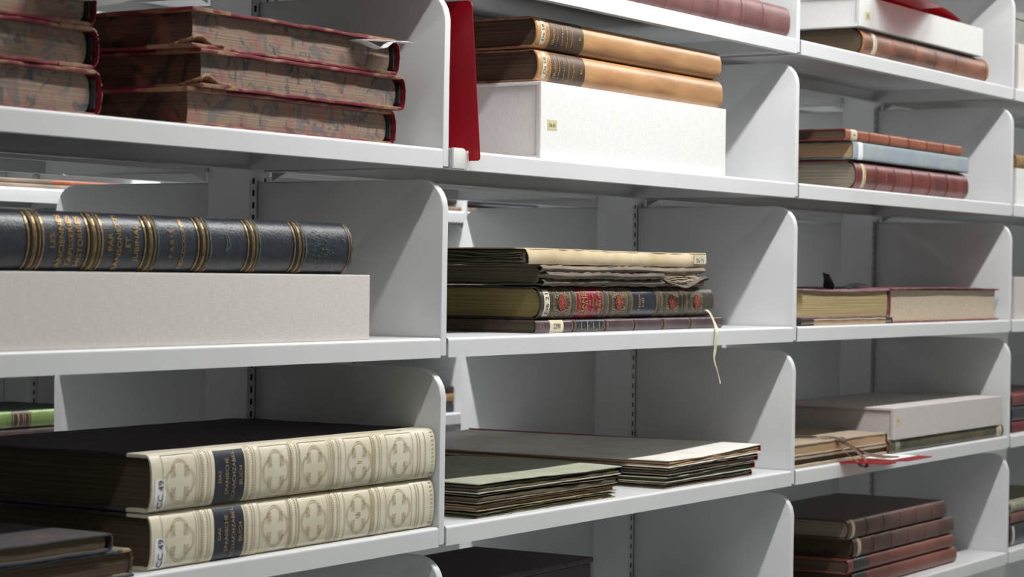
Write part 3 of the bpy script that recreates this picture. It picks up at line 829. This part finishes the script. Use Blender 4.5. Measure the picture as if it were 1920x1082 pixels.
B = Book('thin_russet_book', 'thin russet leather book on top of the right bay pile', (2.238, .022, RZ(1)+.0826), .543, .235, .0185, RUSSETB, RUSSET, PG_BROWN, b=.005, p=.7, seed=131, tb=.0026)
B.bands([x-2.2379 for x in (2.3376, 2.4273, 2.5157, 2.6024, 2.6842)], .004, .0011, RUSSETB)
l = B.label(.022, .047, -.9, .9, LABEL, 'shelfmark_label', lab='cream shelfmark label'); B.text(['7'], .026, .044, .0065, INK, l)
B.fillets([x-2.2379+d for x in (2.3376, 2.4273, 2.5157, 2.6024, 2.6842) for d in (-.0035, .0035)], .0005, GOLDD)
B.worn_lines(.11, .17, 4, .6, GOLDD, None, .0009, 7)

# ================================================================= third row, left bay
archive_box('long pale linen box under the navy book', .15, .8555, .008, .235, RZ(2), .0745, LIN_C)
X0 = .195
B = Book('navy_book', 'navy leather book with gold bands lying on the linen box', (X0, .016, RZ(2)+.0752), .638, .215, .058, NAVY, NAVY, PG_CREAM, b=.0175, p=1., seed=141, wear=.0008)
bxs = [x-X0 for x in (.3208, .4033, .4864, .569, .6515, .7331)]
for x in bxs:
    B.bands([x-.0035, x+.0045], .006, .0022, NAVYBAND)
    B.fillets([x-.0095, x+.0005, x+.0105], .0016, GOLD, off=.0012)
    B.fillets([x-.0035, x+.0045], .0012, GOLDD, off=.0024)
B.text(['LES', 'ANCIENNES', 'TAPISSERIES', 'HISTORIÉES'], .337-X0, .388-X0, .0066, widen=1.05)
B.text(['PAR', 'SANSONETTI', 'ET', 'JUBINAL'], .419-X0, .470-X0, .0066, widen=1.05)
B.text(['P A R I S', ('MDCCCXXXVIII', .0052)], .508-X0, .545-X0, .0056)
B.fillets([.630, .634], .0014, GOLDD, off=.0012)
B.lines([[(.41+.006*math.cos(a), .08+.22*math.sin(a)) for a in [-PI/2+PI*k/8 for k in range(9)]], [(.41, .30), (.412, .08), (.41, -.14)]], .0014, VERDI, 'scuff')
rd = random.Random(5)
B.lines([[(.02+.615*i/80, .965+rd.uniform(-.018, .006)) for i in range(30, 81)]], .0028, VERDI, 'worn_edge', off=.0009)
B.lines([[(x, a), (x+rd.uniform(.002, .006), a+rd.uniform(-.05, .05))] for x, a in [(.575+rd.gauss(0, .016), rd.gauss(.0, .28)) for _ in range(60)] if abs(a) < .9], .0009, VERDI, 'scuff')
for x in bxs[2:]:
    B.lines([[(x+.0105+rd.uniform(-.001, .001), -.7+1.5*i/10) for i in range(11)]], .0018, VERDI, 'worn_edge', off=.0014)

# ================================================================= third row, middle bay
Y = .035; z = RZ(2)
B = Book('thin_plum_book', 'thin plum leather book at the bottom under the ornate book', (1.2681, Y, z), .545, .215, .0172, PLUM, PLUM, PG_BLACK, b=.005, p=.75, seed=151, tb=.0024)
B.bands([x-1.2681 for x in (1.3664, 1.4539, 1.5364, 1.6227, 1.7079)], .0055, .0013, BLKBROWN)
B.fillets([x-1.2681+d for x in (1.3664, 1.4539, 1.5364, 1.6227, 1.7079) for d in (-.0042, -.0055, .0042, .0055)], .0005, GOLDL)
l = B.label(.0355, .0705, -.93, .8, LABEL, 'shelfmark_label', lab='cream label with large numerals')
bm = bmesh.new(); v, f = text_tris('2290')
V = [bm.verts.new(B.at(.053+a*.0064, (b+.1)*.0066, .0009)) for a, b in v]
for q in f:
    try: bm.faces.new([V[i] for i in q])
    except ValueError: pass
obj('lettering', bm, INK, l)
B.label(.105, .178, -.85, .95, BLUELBL, 'title_label'); B.fillets([.1135+.0125*i for i in range(6)], .0007, GOLDL, lim=.7); B.worn_lines(.110, .174, 4, .5, GOLDL, None, .0012, 11)
B.fillets([.010, .013, .018], .0006, GOLDL)
z += .0179
B = Book('ornate_book', 'richly gilt dark morocco book with red lozenges and a ribbon', (1.280, Y, z), .502, .215, .0438, BLKBROWN, ORNATE, PG_GILT, b=.0145, p=.9, seed=161, jit=.0005)
bxs = [x-1.28 for x in (1.3643, 1.4517, 1.5201, 1.6089, 1.6867)]
for x in bxs:
    B.bands([x], .007, .0016, ORNBAND); B.fillets([x-.006, x+.006, x-.0085, x+.0085], .0009, GOLDL)
l = B.label(.0085, .0225, -.62, .62, LABEL, 'shelfmark_label', lab='cream label with shelfmark'); B.text([('D6 21', .0078)], .0085, .0225, .0078, INK, l, widen=1.1)
def spiral(cx, ca, s, turns, d, a0):
    return [(cx+s*(1-k/22)*math.cos(a0+d*turns*2*PI*k/20), ca+s*(1-k/22)*math.sin(a0+d*turns*2*PI*k/20)*32) for k in range(21)]
for cx, wide in ((.0535, .021), (.2094, .019), (.3682, .019), (.446, .018)):
    hl = B.half
    oc = []
    for sx in (-1, 1):
        for ca in (-.72, -.34, .34, .72):
            oc.append(spiral(cx+sx*wide*.62, ca, wide*.28, 1.3, sx*(1 if ca > 0 else -1), PI/2))
            oc.append([(cx+sx*wide*.05, ca*1.25 if abs(ca) < .5 else ca), (cx+sx*wide*.35, ca*1.05), (cx+sx*wide*.95, ca*.8)])
        oc.append([(cx+sx*wide, -.93), (cx+sx*wide, .93)])
        for q in range(14):
            a = -.9+1.8*q/13
            oc.append([(cx+sx*wide*.2, a*.98), (cx+sx*wide*(.55), a*.9)] if abs(a) > .5 else [(cx+sx*wide*.9, a), (cx+sx*wide*.78, a+.04)])
    B.lines(oc, .0007, GOLDL, 'gilt_ornament')
    oc = []
    bm = bmesh.new(); K = 24; ring = []; mid = bm.verts.new(B.at(cx, .04*0, .0012))
    for k in range(K):
        a = 2*PI*k/K; rr = (1/(abs(math.cos(a))+abs(math.sin(a))))*(1+.07*math.cos(4*a+PI))
        ring.append(bm.verts.new(B.at(cx+wide*.5*rr*math.cos(a), .44*rr*math.sin(a)*hl, .0012)))
    for k in range(K): bm.faces.new((mid, ring[k], ring[(k+1) % K]))
    lo = obj('red_lozenge', bm, REDLOZ, B.root); lo['label'] = 'red leather lozenge'
    B.lines([[(cx+wide*.36*f_*math.cos(2*PI*q/8), .3*f_*math.sin(2*PI*q/8)) for f_ in (.12, .55, 1)] for q in range(8)]+
            [[(cx+wide*.56*math.cos(2*PI*k/4), .48*math.sin(2*PI*k/4)) for k in range(5)]], .0005, GOLDL, 'gilt_rosette', off=.0016, parent=lo)
l = B.label(.0945, .161, -.96, .96, REDLBL, 'title_label', lab='red title label')
B.text(['BUCHER', ('HAND', .0085), ('ZEICHNUNGEN', .0078), 'IN', 'MUSEUM', 'ZU', ('BERLIN', .0075)], .0965, .159, .0052, GOLDL, l)
l = B.label(.249, .319, -.96, .96, BLUELBL, 'volume_label', lab='blue-black volume label')
B.text(['', 'Noten', ('I-III', .007), '', '', ''], .252, .316, .006, GOLDL, l)
# ribbon
bm = bmesh.new()
strap(bm, smooth_path([(.492, .02, .012), (.474, -.006, .007), (.449, -.030, -.012), (.436, -.0385, -.022), (.431, -.0395, -.045), (.428, -.0395, -.062), (.438, -.040, -.080), (.448, -.040, -.098)], 6),
      .0055, .0005, lambda u: (1, .35*math.sin(u*9), .2))
rb = obj('ribbon_marker', bm, RIBBON, B.root); rb['label'] = 'cream silk ribbon hanging over the shelf edge'
z += .0450
# torn brown paper volumes
t = thing('torn_paper_volume', 'brown paper bound volume with torn spine above the ornate book', 'book', (1.283, Y, z))
wav = lambda s, a: (lambda u, v: a*math.sin(s+u*11)*(1-v)+a*.6*math.sin(s*3+u*23)*(1-v))
obj('back_cover', slab(bmesh.new(), 0, .47, 0, .21, 0, .0016, 40, 8, .0005, .0005, wav(1, .0006), 5, .0012), TORN_D, t)
obj('front_cover', slab(bmesh.new(), 0, .465, .002, .21, .0248, .0264, 40, 8, .0005, .0005, wav(2, .0004), 6, .0012), TORN, t)
obj('page_block', prism(bmesh.new(), [(.012, .0018), (.008, .006), (.008, .02), (.012, .0246), (.204, .0246), (.204, .0018)], 'x', .004, .458), PG_OLD, t)
def torn_strip(x0, x1, z0, z1, ya, seed, m, nm, droop=0.):
    rd = random.Random(seed); bm = bmesh.new(); n = 44; rows = []
    for i in range(n+1):
        u = i/n; x = x0+(x1-x0)*u; row = []
        for k in range(5):
            v = k/4
            zz = z0+(z1-z0)*v+(rd.uniform(-.0011, .0011) if k in (0, 4) else 0)+.0007*math.sin(seed+u*13)
            yy = ya-.0045*math.sin(PI*v)+rd.uniform(-.0007, .0007)-droop*max(0, u-.75)*4*(1-v)*.01
            row.append((x, yy, zz))
        rows.append([bm.verts.new(p) for p in row]+[bm.verts.new((p[0], p[1]+.0012, p[2])) for p in row[::-1]])
    for a, b in zip(rows, rows[1:]):
        for k in range(10): bm.faces.new((a[k], b[k], b[(k+1) % 10], a[(k+1) % 10]))
    for r_ in (rows[0], rows[-1]):
        for k in range(4): bm.faces.new((r_[k], r_[k+1], r_[8-k], r_[9-k]))
    return obj(nm, bm, m, t, smooth=True)
torn_strip(-.008, .462, .0180, .0262, -.001, 1, TORN, 'spine_fold')
torn_strip(.004, .330, .0092, .0182, -.003, 2, TORN_D, 'spine_fold')
torn_strip(.000, .462, -.0002, .0084, .001, 3, TORN_D, 'spine_fold')
for q in range(5):
    obj('loose_leaf', slab(bmesh.new(), .334+.002*q, .445-.006*abs(q-2), -.004+.0005*q, .05, .0095+.0017*q, .0102+.0017*q, 14, 4, .0002, .0004,
        lambda u, v, q=q: -.004*math.sin(u*PI)*(1-v)*(4-q)/4, 70+q, .0012), PG_PALE, t)
bm = bmesh.new()
strap(bm, smooth_path([(.338, -.004, .0075), (.36, -.009, .0022), (.383, -.012, -.001), (.41, -.010, .0042), (.44, -.005, .0102), (.468, -.003, .0138), (.478, .002, .012), (.472, .006, .0095)], 5), .007, .0012, lambda u: (0, 1, .55))
obj('torn_flap', bm, TORN_D, t)
z += .0274
t = thing('parchment_folio', 'cream parchment covered folio on top of the ornate book pile', 'book', (1.243, Y, z))
obj('page_block', slab(bmesh.new(), .003, .512, .006, .21, .0022, .0188, 20, 8, .0004, .0004, None, 3, .0004), PG_OLD, t)
for q in range(4):
    obj('loose_leaf', slab(bmesh.new(), -.002-.001*q, .1, .008, .19, .003+.0038*q, .0044+.0038*q, 8, 10, .0002, .0005, lambda u, v, q=q: .0016*math.sin(q+v*8)*(1-u), 90+q, .0014), PG_OLD, t)
obj('front_cover', slab(bmesh.new(), 0, .516, .003, .212, .0196, .0214, 26, 8, .0005, .0004, lambda u, v: .0006*math.sin(u*6+1), 8, .0006), CREAMP, t)
obj('back_cover', slab(bmesh.new(), .006, .516, .003, .212, 0, .0016, 26, 8, .0005, .0004, None, 9, .0006), TORN_D, t)
bm = bmesh.new(); rows = []; rd = random.Random(4)
for i in range(41):
    u = i/40; x = .002+.514*u; row = []
    for k in range(7):
        v = k/6
        zz = .0008+.0205*v+(rd.uniform(-.0005, .0005) if k == 0 else 0)+.0006*math.sin(u*6+1)*v
        row.append((x+(.008*(1-v) if i == 0 else 0)-(.006*abs(v-.75) if i == 40 else 0), .004-.0035*math.sin(PI*min(1, v*.9+.1)), zz))
    rows.append([bm.verts.new(p) for p in row]+[bm.verts.new((p[0], p[1]+.0012, p[2])) for p in row[::-1]])
for a, b in zip(rows, rows[1:]):
    for k in range(14): bm.faces.new((a[k], b[k], b[(k+1) % 14], a[(k+1) % 14]))
for r_ in (rows[0], rows[-1]):
    for k in range(6): bm.faces.new((r_[k], r_[k+1], r_[12-k], r_[13-k]))
obj('spine', bm, CREAMP, t, smooth=True)
l = obj('shelfmark_label', bx(.474, .512, -.0004, .0006, .0055, .0195, bev=.0003), LABEL, t); l['label'] = 'pale round-cornered shelfmark label'
obj('lettering', flat_text(['Da 71'], .0062, lambda a, q: (.4925+a*1.2, -.0009, .0105+q-.06*a)), INK, l)

# ================================================================= third row, right bay
z = RZ(2)
t0 = Book('thin_folio', 'thin folio with black cloth corners under the purple book', (2.4215, .010, z), .24, .38, .0105, BEIGEB, BLACKCORN, PG_TAN, rotz=PI/2, b=.003, p=.7, seed=171, tb=.003, sq=.001)
t0.corner(BLACKCORN, .05, .003); t0.quarter(BLACKCORN, .026, .003)
B = Book('purple_book', 'faded purple cloth book with yellowed leaves and black tie ribbons', (2.4185, .012, z+.0108), .25, .368, .049, PURPLE, WINE, PG_CREAM, rotz=PI/2, b=.009, p=.8, seed=181, tb=.0036, sq=.004, gap=.004, ts=.0018, sag=lambda u, v: -.0024*math.sin(PI*v))
for pts in ([(.06, .125, .049), (.055, .132, .055), (.05, .150, .062), (.046, .168, .0685), (.044, .177, .0735), (.046, .172, .070), (.052, .155, .0625), (.06, .14, .0495)],
            [(.05, .078, .0495), (.05, .062, .0535), (.045, .04, .057), (.05, .015, .0575), (.05, .002, .057)]):
    bm = bmesh.new(); strap(bm, smooth_path([Vector(p)*1.0 for p in pts], 6), .012, .0012, lambda u: (1, .2, .3))
    r_ = obj('tie_ribbon', bm, BLACKRIB, B.root)
# the other book shows its pale cut edge, spine away from us
B = Book('wine_book', 'wine red cloth book showing its pale cut edge beside the purple book', (2.964, .262, z+.0003), .540, .25, .0605, WINE, WINE, PG_ROSE, rotz=PI, b=.008, p=.8, seed=191, tb=.0032, sq=.006, foreb=.0015,
         sag=lambda u, v: .0022*math.sin(PI*u)*v)

# ================================================================= fourth row, left bay : vellum volumes
z = RZ(3)
def rope(x, half):
    out = [[(x-.0055, -.97), (x-.0055, .97)], [(x+.0055, -.97), (x+.0055, .97)], [(x-.009, -.97), (x-.009, .97)], [(x+.0095, -.97), (x+.0095, .97)]]
    out += [[(x-.004, a-.045), (x+.004, a+.045)] for a in [-.9+.075*i for i in range(25)]]
    return out
def quatre(cx, ax, aa):
    def rr(p):
        f = (p+PI/4) % (PI/2)-PI/4
        return .44*math.cos(f)+math.sqrt(.56**2-(.44*math.sin(f))**2)
    def q(s): return [(cx+ax*s*rr(p)*math.cos(p), aa*s*rr(p)*math.sin(p)) for p in [2*PI*k/48 for k in range(49)]]
    out = [q(1), q(.9)]
    for sx in (-1, 1):
        for sa in (-1, 1):
            for i in range(3):
                for j in range(2):
                    x, a = cx+sx*ax*(.44+.17*(j-.5)), sa*aa*(.46+.17*(i-1))
                    out.append([(x+ax*.05*math.cos(2*PI*k/6), a+aa*.055*math.sin(2*PI*k/6)) for k in range(7)])
            out.append([(cx+sx*ax*.3, sa*aa*.25), (cx+sx*ax*.42, sa*aa*.42)])
    return out
def vellum(label, X0, y, z, L, T, seed, num, shade):
    B = Book('vellum_volume', label, (X0, y, z), L, .30, T, DKPURP, VELLUM, PG_BLACK, b=.0115, p=.72, seed=seed, tb=.0036, sq=.006, gap=.0006, ts=.0022, group='two vellum volumes')
    for z0, z1 in ((-.0002, .0039), (T-.0039, T+.0003)):   # vellum turned over the boards
        obj('vellum_turnover', slab(bmesh.new(), -.0004, L+.0004, .0095, .034, z0, z1, 12, 3, .0008, .0002, None, seed), VELLUM, B.root)
    k = L/.5075
    for x in (.5703, .6439, .7205, .7964, .8752):
        x = (x-.4884)*k
        B.lines(rope(x, B.half), .0007, VTOOL, 'tooled_band')
        B.bands([x], .009, .0009, VELLUM)
    for n, x in enumerate((.532, .6854, .7545, .8384, .9195)):
        x = (x-.4884)*k + (.003 if n else -.001)
        B.lines(quatre(x, .0235, .66), .00055, VTOOL, 'tooled_quatrefoil')
        B.lines([[(x-.0262, .8), (x+.0262, .8), (x+.0262, -.8), (x-.0262, -.8), (x-.0262, .8)]], .0006, VTOOL, 'tooled_frame')
    l = B.label((.5865-.4884)*k, (.6355-.4884)*k, -.86, .8, NAVY_LBL, 'title_label', lab='navy title label')
    B.text([('DAS', .0050), ('SPANISCHE', .0054), ('SCHACHZABEL', .0054), ('BUCH', .0054)], (.588-.4884)*k, (.634-.4884)*k, .0062, GOLDL, l)
    l = B.label(.0045*k, .0215*k, -.78, .12, WPAPER, 'shelfmark_label', lab='white paper shelfmark label')
    B.text([('CC 49', .0078)], .0045*k, .0215*k, .0075, INK, l, a=-.33)
    B.text([(num, .0085)], (.8384-.4884)*k-.004, (.8384-.4884)*k+.01, .0085, VTOOL)
    B.lines([[(.499*k, a), (.5035*k, a)] for a in [-.8+.14*i for i in range(12)]]+[[(.47*k, -.9), (.47*k, .9)], [(.475*k, -.9), (.475*k, .9)], [(.486*k, -.9), (.486*k, .9)]], .0009, VTOOL, 'tooled_comb')
    return B
vellum('lower tooled vellum volume, marked II, standing on the fourth shelf', .4805, .006, z, .509, .0575, 201, 'II', 0)
vellum('upper tooled vellum volume, marked I, on top of volume II', .4788, .005, z+.0592, .511, .0590, 211, 'I', 0)
B = Book('blue_board_book', 'battered book with dark blue boards and torn spine end, lower left corner', (.4515, .004, z), .22, .36, .0275, DKBLUE, FOLD_T, PG_BROWN, rotz=PI/2, b=.007, p=.85, seed=221, wear=.004, jit=.0009, tb=.0032)
B.quarter(FOLD_T, .022, .0032)
B = Book('charcoal_book', 'thin charcoal cloth volume lying on the blue board book', (.4165, .0, z+.0279), .22, .34, .0190, CHAR_RED, CHAR, PG_BLACK, rotz=PI/2, b=.0075, p=.8, seed=231, gap=.005, tb=.0034, ts=.0018)

# ================================================================= fourth row, middle bay : folders
zz = z
Ls = [(.0085, FOLD_O, PG_OLD, None, 'bottom olive board folder of the left pile'), (.0095, FOLD_T, PG_TAN, None, 'tattered tan folder, second from the bottom of the left pile'),
      (.0115, FOLD_B, PG_OLD, BLACKCORN, 'brown edged folder in the middle of the left pile'), (.0135, FOLD_G, PG_OLD, NAVY, 'top grey-green folder of the left pile')]
for n, (T, m_, inn, sp, lab) in enumerate(Ls):
    folder(lab+' of folders', 1.097-.002*n, 1.446+.003*n-.004*(n == 2), .014-.002*n, .275, zz, T, m_, inn, sp, 300+n*7, 'left pile of folders', .0, name='paper_folder')
    zz += T+.0006
zz = z
Rs = [(.0078, FOLD_B, PG_OLD, REDCLOTH, 'bottom folder of the red spined pile'), (.0098, FOLD_G, PG_OLD, REDCLOTH, 'second folder from the bottom of the red spined pile'),
      (.0098, FOLD_B, PG_GREY, REDCLOTH, 'second folder from the top of the red spined pile'), (.0118, FOLD_W, PG_TAN, REDCLOTH, 'top pale folder of the red spined pile')]
acc = 0.
for n, (T, m_, inn, sp, lab) in enumerate(Rs):
    rise = .0016
    o = folder(lab+' of folders', 1.591+.002*n, 1.876+.006*n, .014-.002*n, .545, zz, T, m_, inn, sp, 340+n*9, 'right pile of folders', rise, name='paper_folder', topm=FOLD_W if n == 3 else None)
    o.rotation_euler = (0, -math.atan2(acc, .29), 0); acc += rise
    zz += T+.0007

# ================================================================= fourth row, right bay
B = Book('olive_book', 'thin olive leather book under the grey linen box', (2.408, .006, z), .575, .22, .0235, OLIVEE, OLIVE, PG_TAN, b=.007, p=.9, seed=241)
B.label(.026, .045, -.96, .96, OLIVEE, 'pale_spine_end', off=.0006); l = B.label(.537, .562, -.7, .62, LABEL, 'shelfmark_label', lab='tan shelfmark label'); B.text(['27'], .537, .562, .008, INK, l)
archive_box('grey linen box lying on the thin olive book', 2.4205, 2.962, .004, .25, z+.0237, .0555, LIN_G, (.0085, .0315, .0255, .0395, ['D'], .0050, LABELY))
B1 = Book('beige_portfolio', 'lower beige board portfolio with crimson spine, tied with tape', (2.404, .009, z), .23, .385, .0185, BEIGEB, CRIMSON, PG_BLACK, rotz=PI/2, b=.004, p=.7, seed=251, tb=.0052, sq=.004, gap=.002)
B2 = Book('beige_portfolio', 'upper beige board portfolio with crimson spine, on the lower one', (2.400, .008, z+.0190), .23, .383, .0200, BEIGEB, CRIMSON, PG_TAN, rotz=PI/2, b=.004, p=.7, seed=261, tb=.0032, sq=.0015, gap=.001)
# tape : local x -> +Y, y -> -X (spine at 2.432)
t = thing('tie_tape', 'brown cotton tape tied in a bow round the beige portfolios', 'tape', (2.402, .010, z+.0188), PI/2)
def tape(pts, wd=.0055):
    bm = bmesh.new(); strap(bm, smooth_path([(y-.024, 2.432-x, zz_-z-.0188) for x, y, zz_ in pts], 6), wd, .0006, lambda u: (.3, 1, .5*math.sin(u*6)))
    return obj('tape_end', bm, TAPE, t)
kx, ky, kz = 2.222, .017, z+.037
tape([(2.14, .22, z+.0392), (2.17, .12, z+.0394), (2.20, .04, z+.0396), (kx, ky, kz)])
tape([(2.12, .10, z+.0445), (2.16, .055, z+.0445), (2.20, .028, z+.042), (kx, ky, kz)])
tape([(kx, ky, kz), (2.213, .010, z+.022), (2.225, -.006, z+.006), (2.243, -.012, z-.0065), (2.262, -.012, z-.005), (2.262, -.004, z+.008), (2.245, .008, z+.024), (kx, ky, kz)])
tape([(kx, ky, kz), (2.25, .010, z+.024), (2.29, -.004, z+.010), (2.33, -.022, z+.004), (2.352, -.032, z+.0025)])
obj('tape_knot', slab(bmesh.new(), .024-.024-.013, .024-.024-.003, 2.432-kx-.005, 2.432-kx+.005, kz-z-.0188-.005, kz-z-.0188+.005, 4, 4, .003, .001, None, 3), TAPE, t)
# red sheet on the shelf front
t = thing('red_shelf_marker', 'flat red plastic sheet with white slip poking over the fourth shelf', 'marker', (2.18, 0, z+.0006))
pts = [(.0, .002), (.012, -.072), (.014, -.076), (.02, -.078)]
pts += [(.075+.024*math.cos(PI-a), -.078+.010*math.sin(a)) for a in [PI*k/8 for k in range(9)]]
pts += [(.21, -.078), (.216, -.076), (.218, -.07), (.218, .002)]
obj('sheet', prism(bmesh.new(), pts, 'z', 0, .0012), REDP, t)
obj('paper_slip', slab(bmesh.new(), .10, .208, -.052, .001, .0014, .0018, 6, 3, .0001, .0002, None, 4), WPAPER, t)

# ================================================================= lowest row, right bay : brown books
z = RZ(4)
def brown(name, label, x0, x1, zz, T, cov, sp, seed, pg, **k):
    return Book(name, label, (x0, .024, zz), x1-x0, .22, T, cov, sp, pg, b=.010, p=.85, seed=seed, **k)
B = brown('calf_book', 'bottom red-brown book of the lowest pile', 2.300, 2.785, z, .0295, BROWNR, BROWNR, 271, PG_BROWN)
l = B.label(.008, .055, -.95, .95, BLUELBL, 'title_label', lab='dark title label'); B.worn_lines(.014, .05, 3, .6, GOLDL, l, .0012, 8)
B.fillets([.455, .46], .0008, GOLDD)
B = brown('calf_book', 'slim red-brown book with blue label, second from the bottom of its pile', 2.278, 2.768, z+.0301, .0250, BROWNR, BROWNR, 281, PG_BROWN)
l = B.label(.022, .085, -.95, .95, BLUELBL, 'title_label', lab='blue-black title label'); B.fillets([.03+.012*i for i in range(5)], .0006, GOLDL, lim=.8); B.worn_lines(.034, .075, 3, .6, GOLDL, l, .0010, 9)
B = brown('calf_book', 'brown banded calf book, second from the top of the lowest pile', 2.300, 2.768, z+.0557, .0325, BROWNL, BROWNL, 291, PG_BLACK)
B.bands([.085, .165, .245, .325, .405], .005, .0012, BROWNL); B.label(.016, .030, -.95, .95, LABEL, 'shelfmark_label', lab='cream paper label'); B.fillets([.08, .09, .16, .17], .0006, GOLDD)
B = brown('calf_book', 'brown banded calf book on top of the lowest pile', 2.276, 2.728, z+.0888, .0325, BROWNL, BROWNL, 293, PG_GREY)
B.bands([.08, .155, .23, .305, .38], .005, .0012, BROWNL); B.label(.014, .026, -.95, .95, LABEL, 'shelfmark_label', lab='cream paper label'); B.fillets([.075, .085, .43, .436], .0006, GOLDD)

# lowest row, middle bay : a dark case just touching the picture bottom
t = thing('dark_case', 'dark flat topped case whose top just shows at the picture bottom', 'box', (1.19, .07, RZ(4)))
obj('case_body', bx(.003, .297, .003, .197, 0, .128, bev=.001), DKPURP, t); obj('case_lid', bx(0, .3, 0, .2, .1285, .1365, bev=.0015), DKPURP, t)

# ================================================================= fourth bay slivers
z = RZ(0)
archive_box('cream linen box in the topmost row at the right picture edge', 3.083, 3.42, .02, .23, z, .0955, LIN_C)
t = thing('grey_box', 'grey card box lying on the cream linen box at the right edge', 'box', (3.075, .03, z+.0958)); obj('box_body', bx(.002, .33, .002, .2, 0, .05, bev=.001), GREYBOX, t); obj('box_lid', bx(0, .332, 0, .202, .0502, .064, bev=.001), GREYBOX, t)
z = RZ(1)
archive_box('white linen box in the second row at the right picture edge', 3.080, 3.5, .02, .23, z, .074, LIN_W)
B = Book('mustard_book', 'mustard board book on the white box at the right edge', (3.078, .02, z+.0742), .4, .2, .027, MUSTARD, MUSTARD, PG_TAN, b=.008, p=.8, seed=311)
z = RZ(2)
archive_box('pale linen box in the third row at the right picture edge', 3.078, 3.5, .02, .23, z, .0845, LIN_G)
z = RZ(3)
for n, (T, m_, lab) in enumerate(((.022, CRIMSON, 'bottom crimson book of the trio at the right picture edge'), (.03, NAVY, 'middle dark book of the trio at the right picture edge'), (.025, REDLEATH, 'top dark red book of the trio at the right picture edge'))):
    Book('edge_book', lab, (3.072, .02, z), .4, .2, T, m_, m_, PG_BLACK, b=.008, p=.85, seed=320+n, group='books at the right picture edge'); z += T+.0003
z = RZ(4)
for n, (T, m_, lab) in enumerate(((.045, NAVY, 'dark blue book with pale label, lowest right corner'), (.022, BROWNRED, 'faded maroon book above the dark blue one, lowest right corner'), (.02, OLIVEE, 'pale olive book on top in the lowest right corner'))):
    B = Book('edge_book', lab, (3.072, .02, z), .4, .2, T, m_, m_, PG_BROWN, b=.008, p=.85, seed=330+n, group='books at the right picture edge')
    if n == 0:
        l = B.label(.012, .022, -.7, .7, LABEL, 'shelfmark_label', lab='pale shelfmark label')
    z += T+.0003

# ================================================================= far range contents
z = FR[1]
Y = FY+.02
Book('far_pamphlet', 'brown pamphlet, lower of two on the far white shelf at left', (1.15, Y, z), .58, .2, .008, BROWNL, TORN, PG_PALE, b=.003, p=.7, seed=401, tb=.0016, group='far pamphlets')
Book('far_pamphlet', 'brown and orange pamphlet, upper of two on the far white shelf', (1.15, Y+.01, z+.0082), .60, .2, .0085, RUSSET, TORN, PG_PALE, b=.003, p=.7, seed=402, tb=.0016, group='far pamphlets').label(.42, .6, -.97, .97, RUSSET, 'orange_spine_end')
Book('far_book', 'dull brown book lying on the far shelf behind the middle bay', (2.70, Y-.012, z), .22, .2, .0095, FOLD_B, FOLD_B, PG_PALE, b=.003, p=.7, seed=403, tb=.0018, group='far books behind the middle bay')
Book('far_book', 'pink red book lying on the far shelf behind the middle bay', (2.86, Y+.07, z+.0097), .30, .13, .008, REDLOZ, REDLOZ, PG_PALE, b=.003, p=.7, seed=404, tb=.0018, group='far books behind the middle bay')
Book('far_book', 'blue book on top of the far shelf pile behind the middle bay', (2.72, Y, z+.0179), .42, .18, .0085, BLUEGREY, NAVY, PG_PALE, b=.003, p=.7, seed=405, tb=.0018, group='far books behind the middle bay')
z = FR[3]
Book('far_dark_book', 'dark brown book under the green book on the far shelf', (1.10, Y, z), .58, .21, .033, BLKBROWN, BLKBROWN, PG_BROWN, b=.008, p=.8, seed=406)
B = Book('green_book', 'bright green leather book with dark title label on the far shelf', (1.12, Y, z+.0332), .56, .21, .0285, GREENBOARD, GREENB, PG_PALE, b=.008, p=.85, seed=407)
B.bands([.13, .22, .335, .40, .47], .007, .0014, GREENB)
l = B.label(.352, .396, -.9, .9, BLKBROWN, 'title_label', lab='dark brown title label'); B.fillets([.355, .366, .378, .392], .0014, GOLDL, lim=.85); B.worn_lines(.36, .39, 2, .6, GOLDL, l, .0016, 10)
Book('far_orange_book', 'brown book seen in the narrow gap left of the folders', (2.66, Y, z), .14, .2, .022, NAVY, NAVY, PG_BROWN, b=.006, p=.8, seed=408, group='far books in the narrow gap')
Book('far_orange_book', 'orange tan book seen in the narrow gap left of the folders', (2.66, Y, z+.0223), .14, .2, .02, RUSSET, TAN, PG_TAN, b=.006, p=.8, seed=409, group='far books in the narrow gap')
Book('far_orange_book', 'dark book, top of the pile in the narrow gap', (2.66, Y, z+.0426), .14, .2, .014, BLKBROWN, BLKBROWN, PG_BROWN, b=.006, p=.8, seed=410, group='far books in the narrow gap')
z = FR[4]
Book('far_wine_book', 'wine red book seen low in the narrow gap', (2.6, Y, z), .2, .2, .028, CRIMSON, CRIMSON, PG_BROWN, b=.006, p=.8, seed=411)
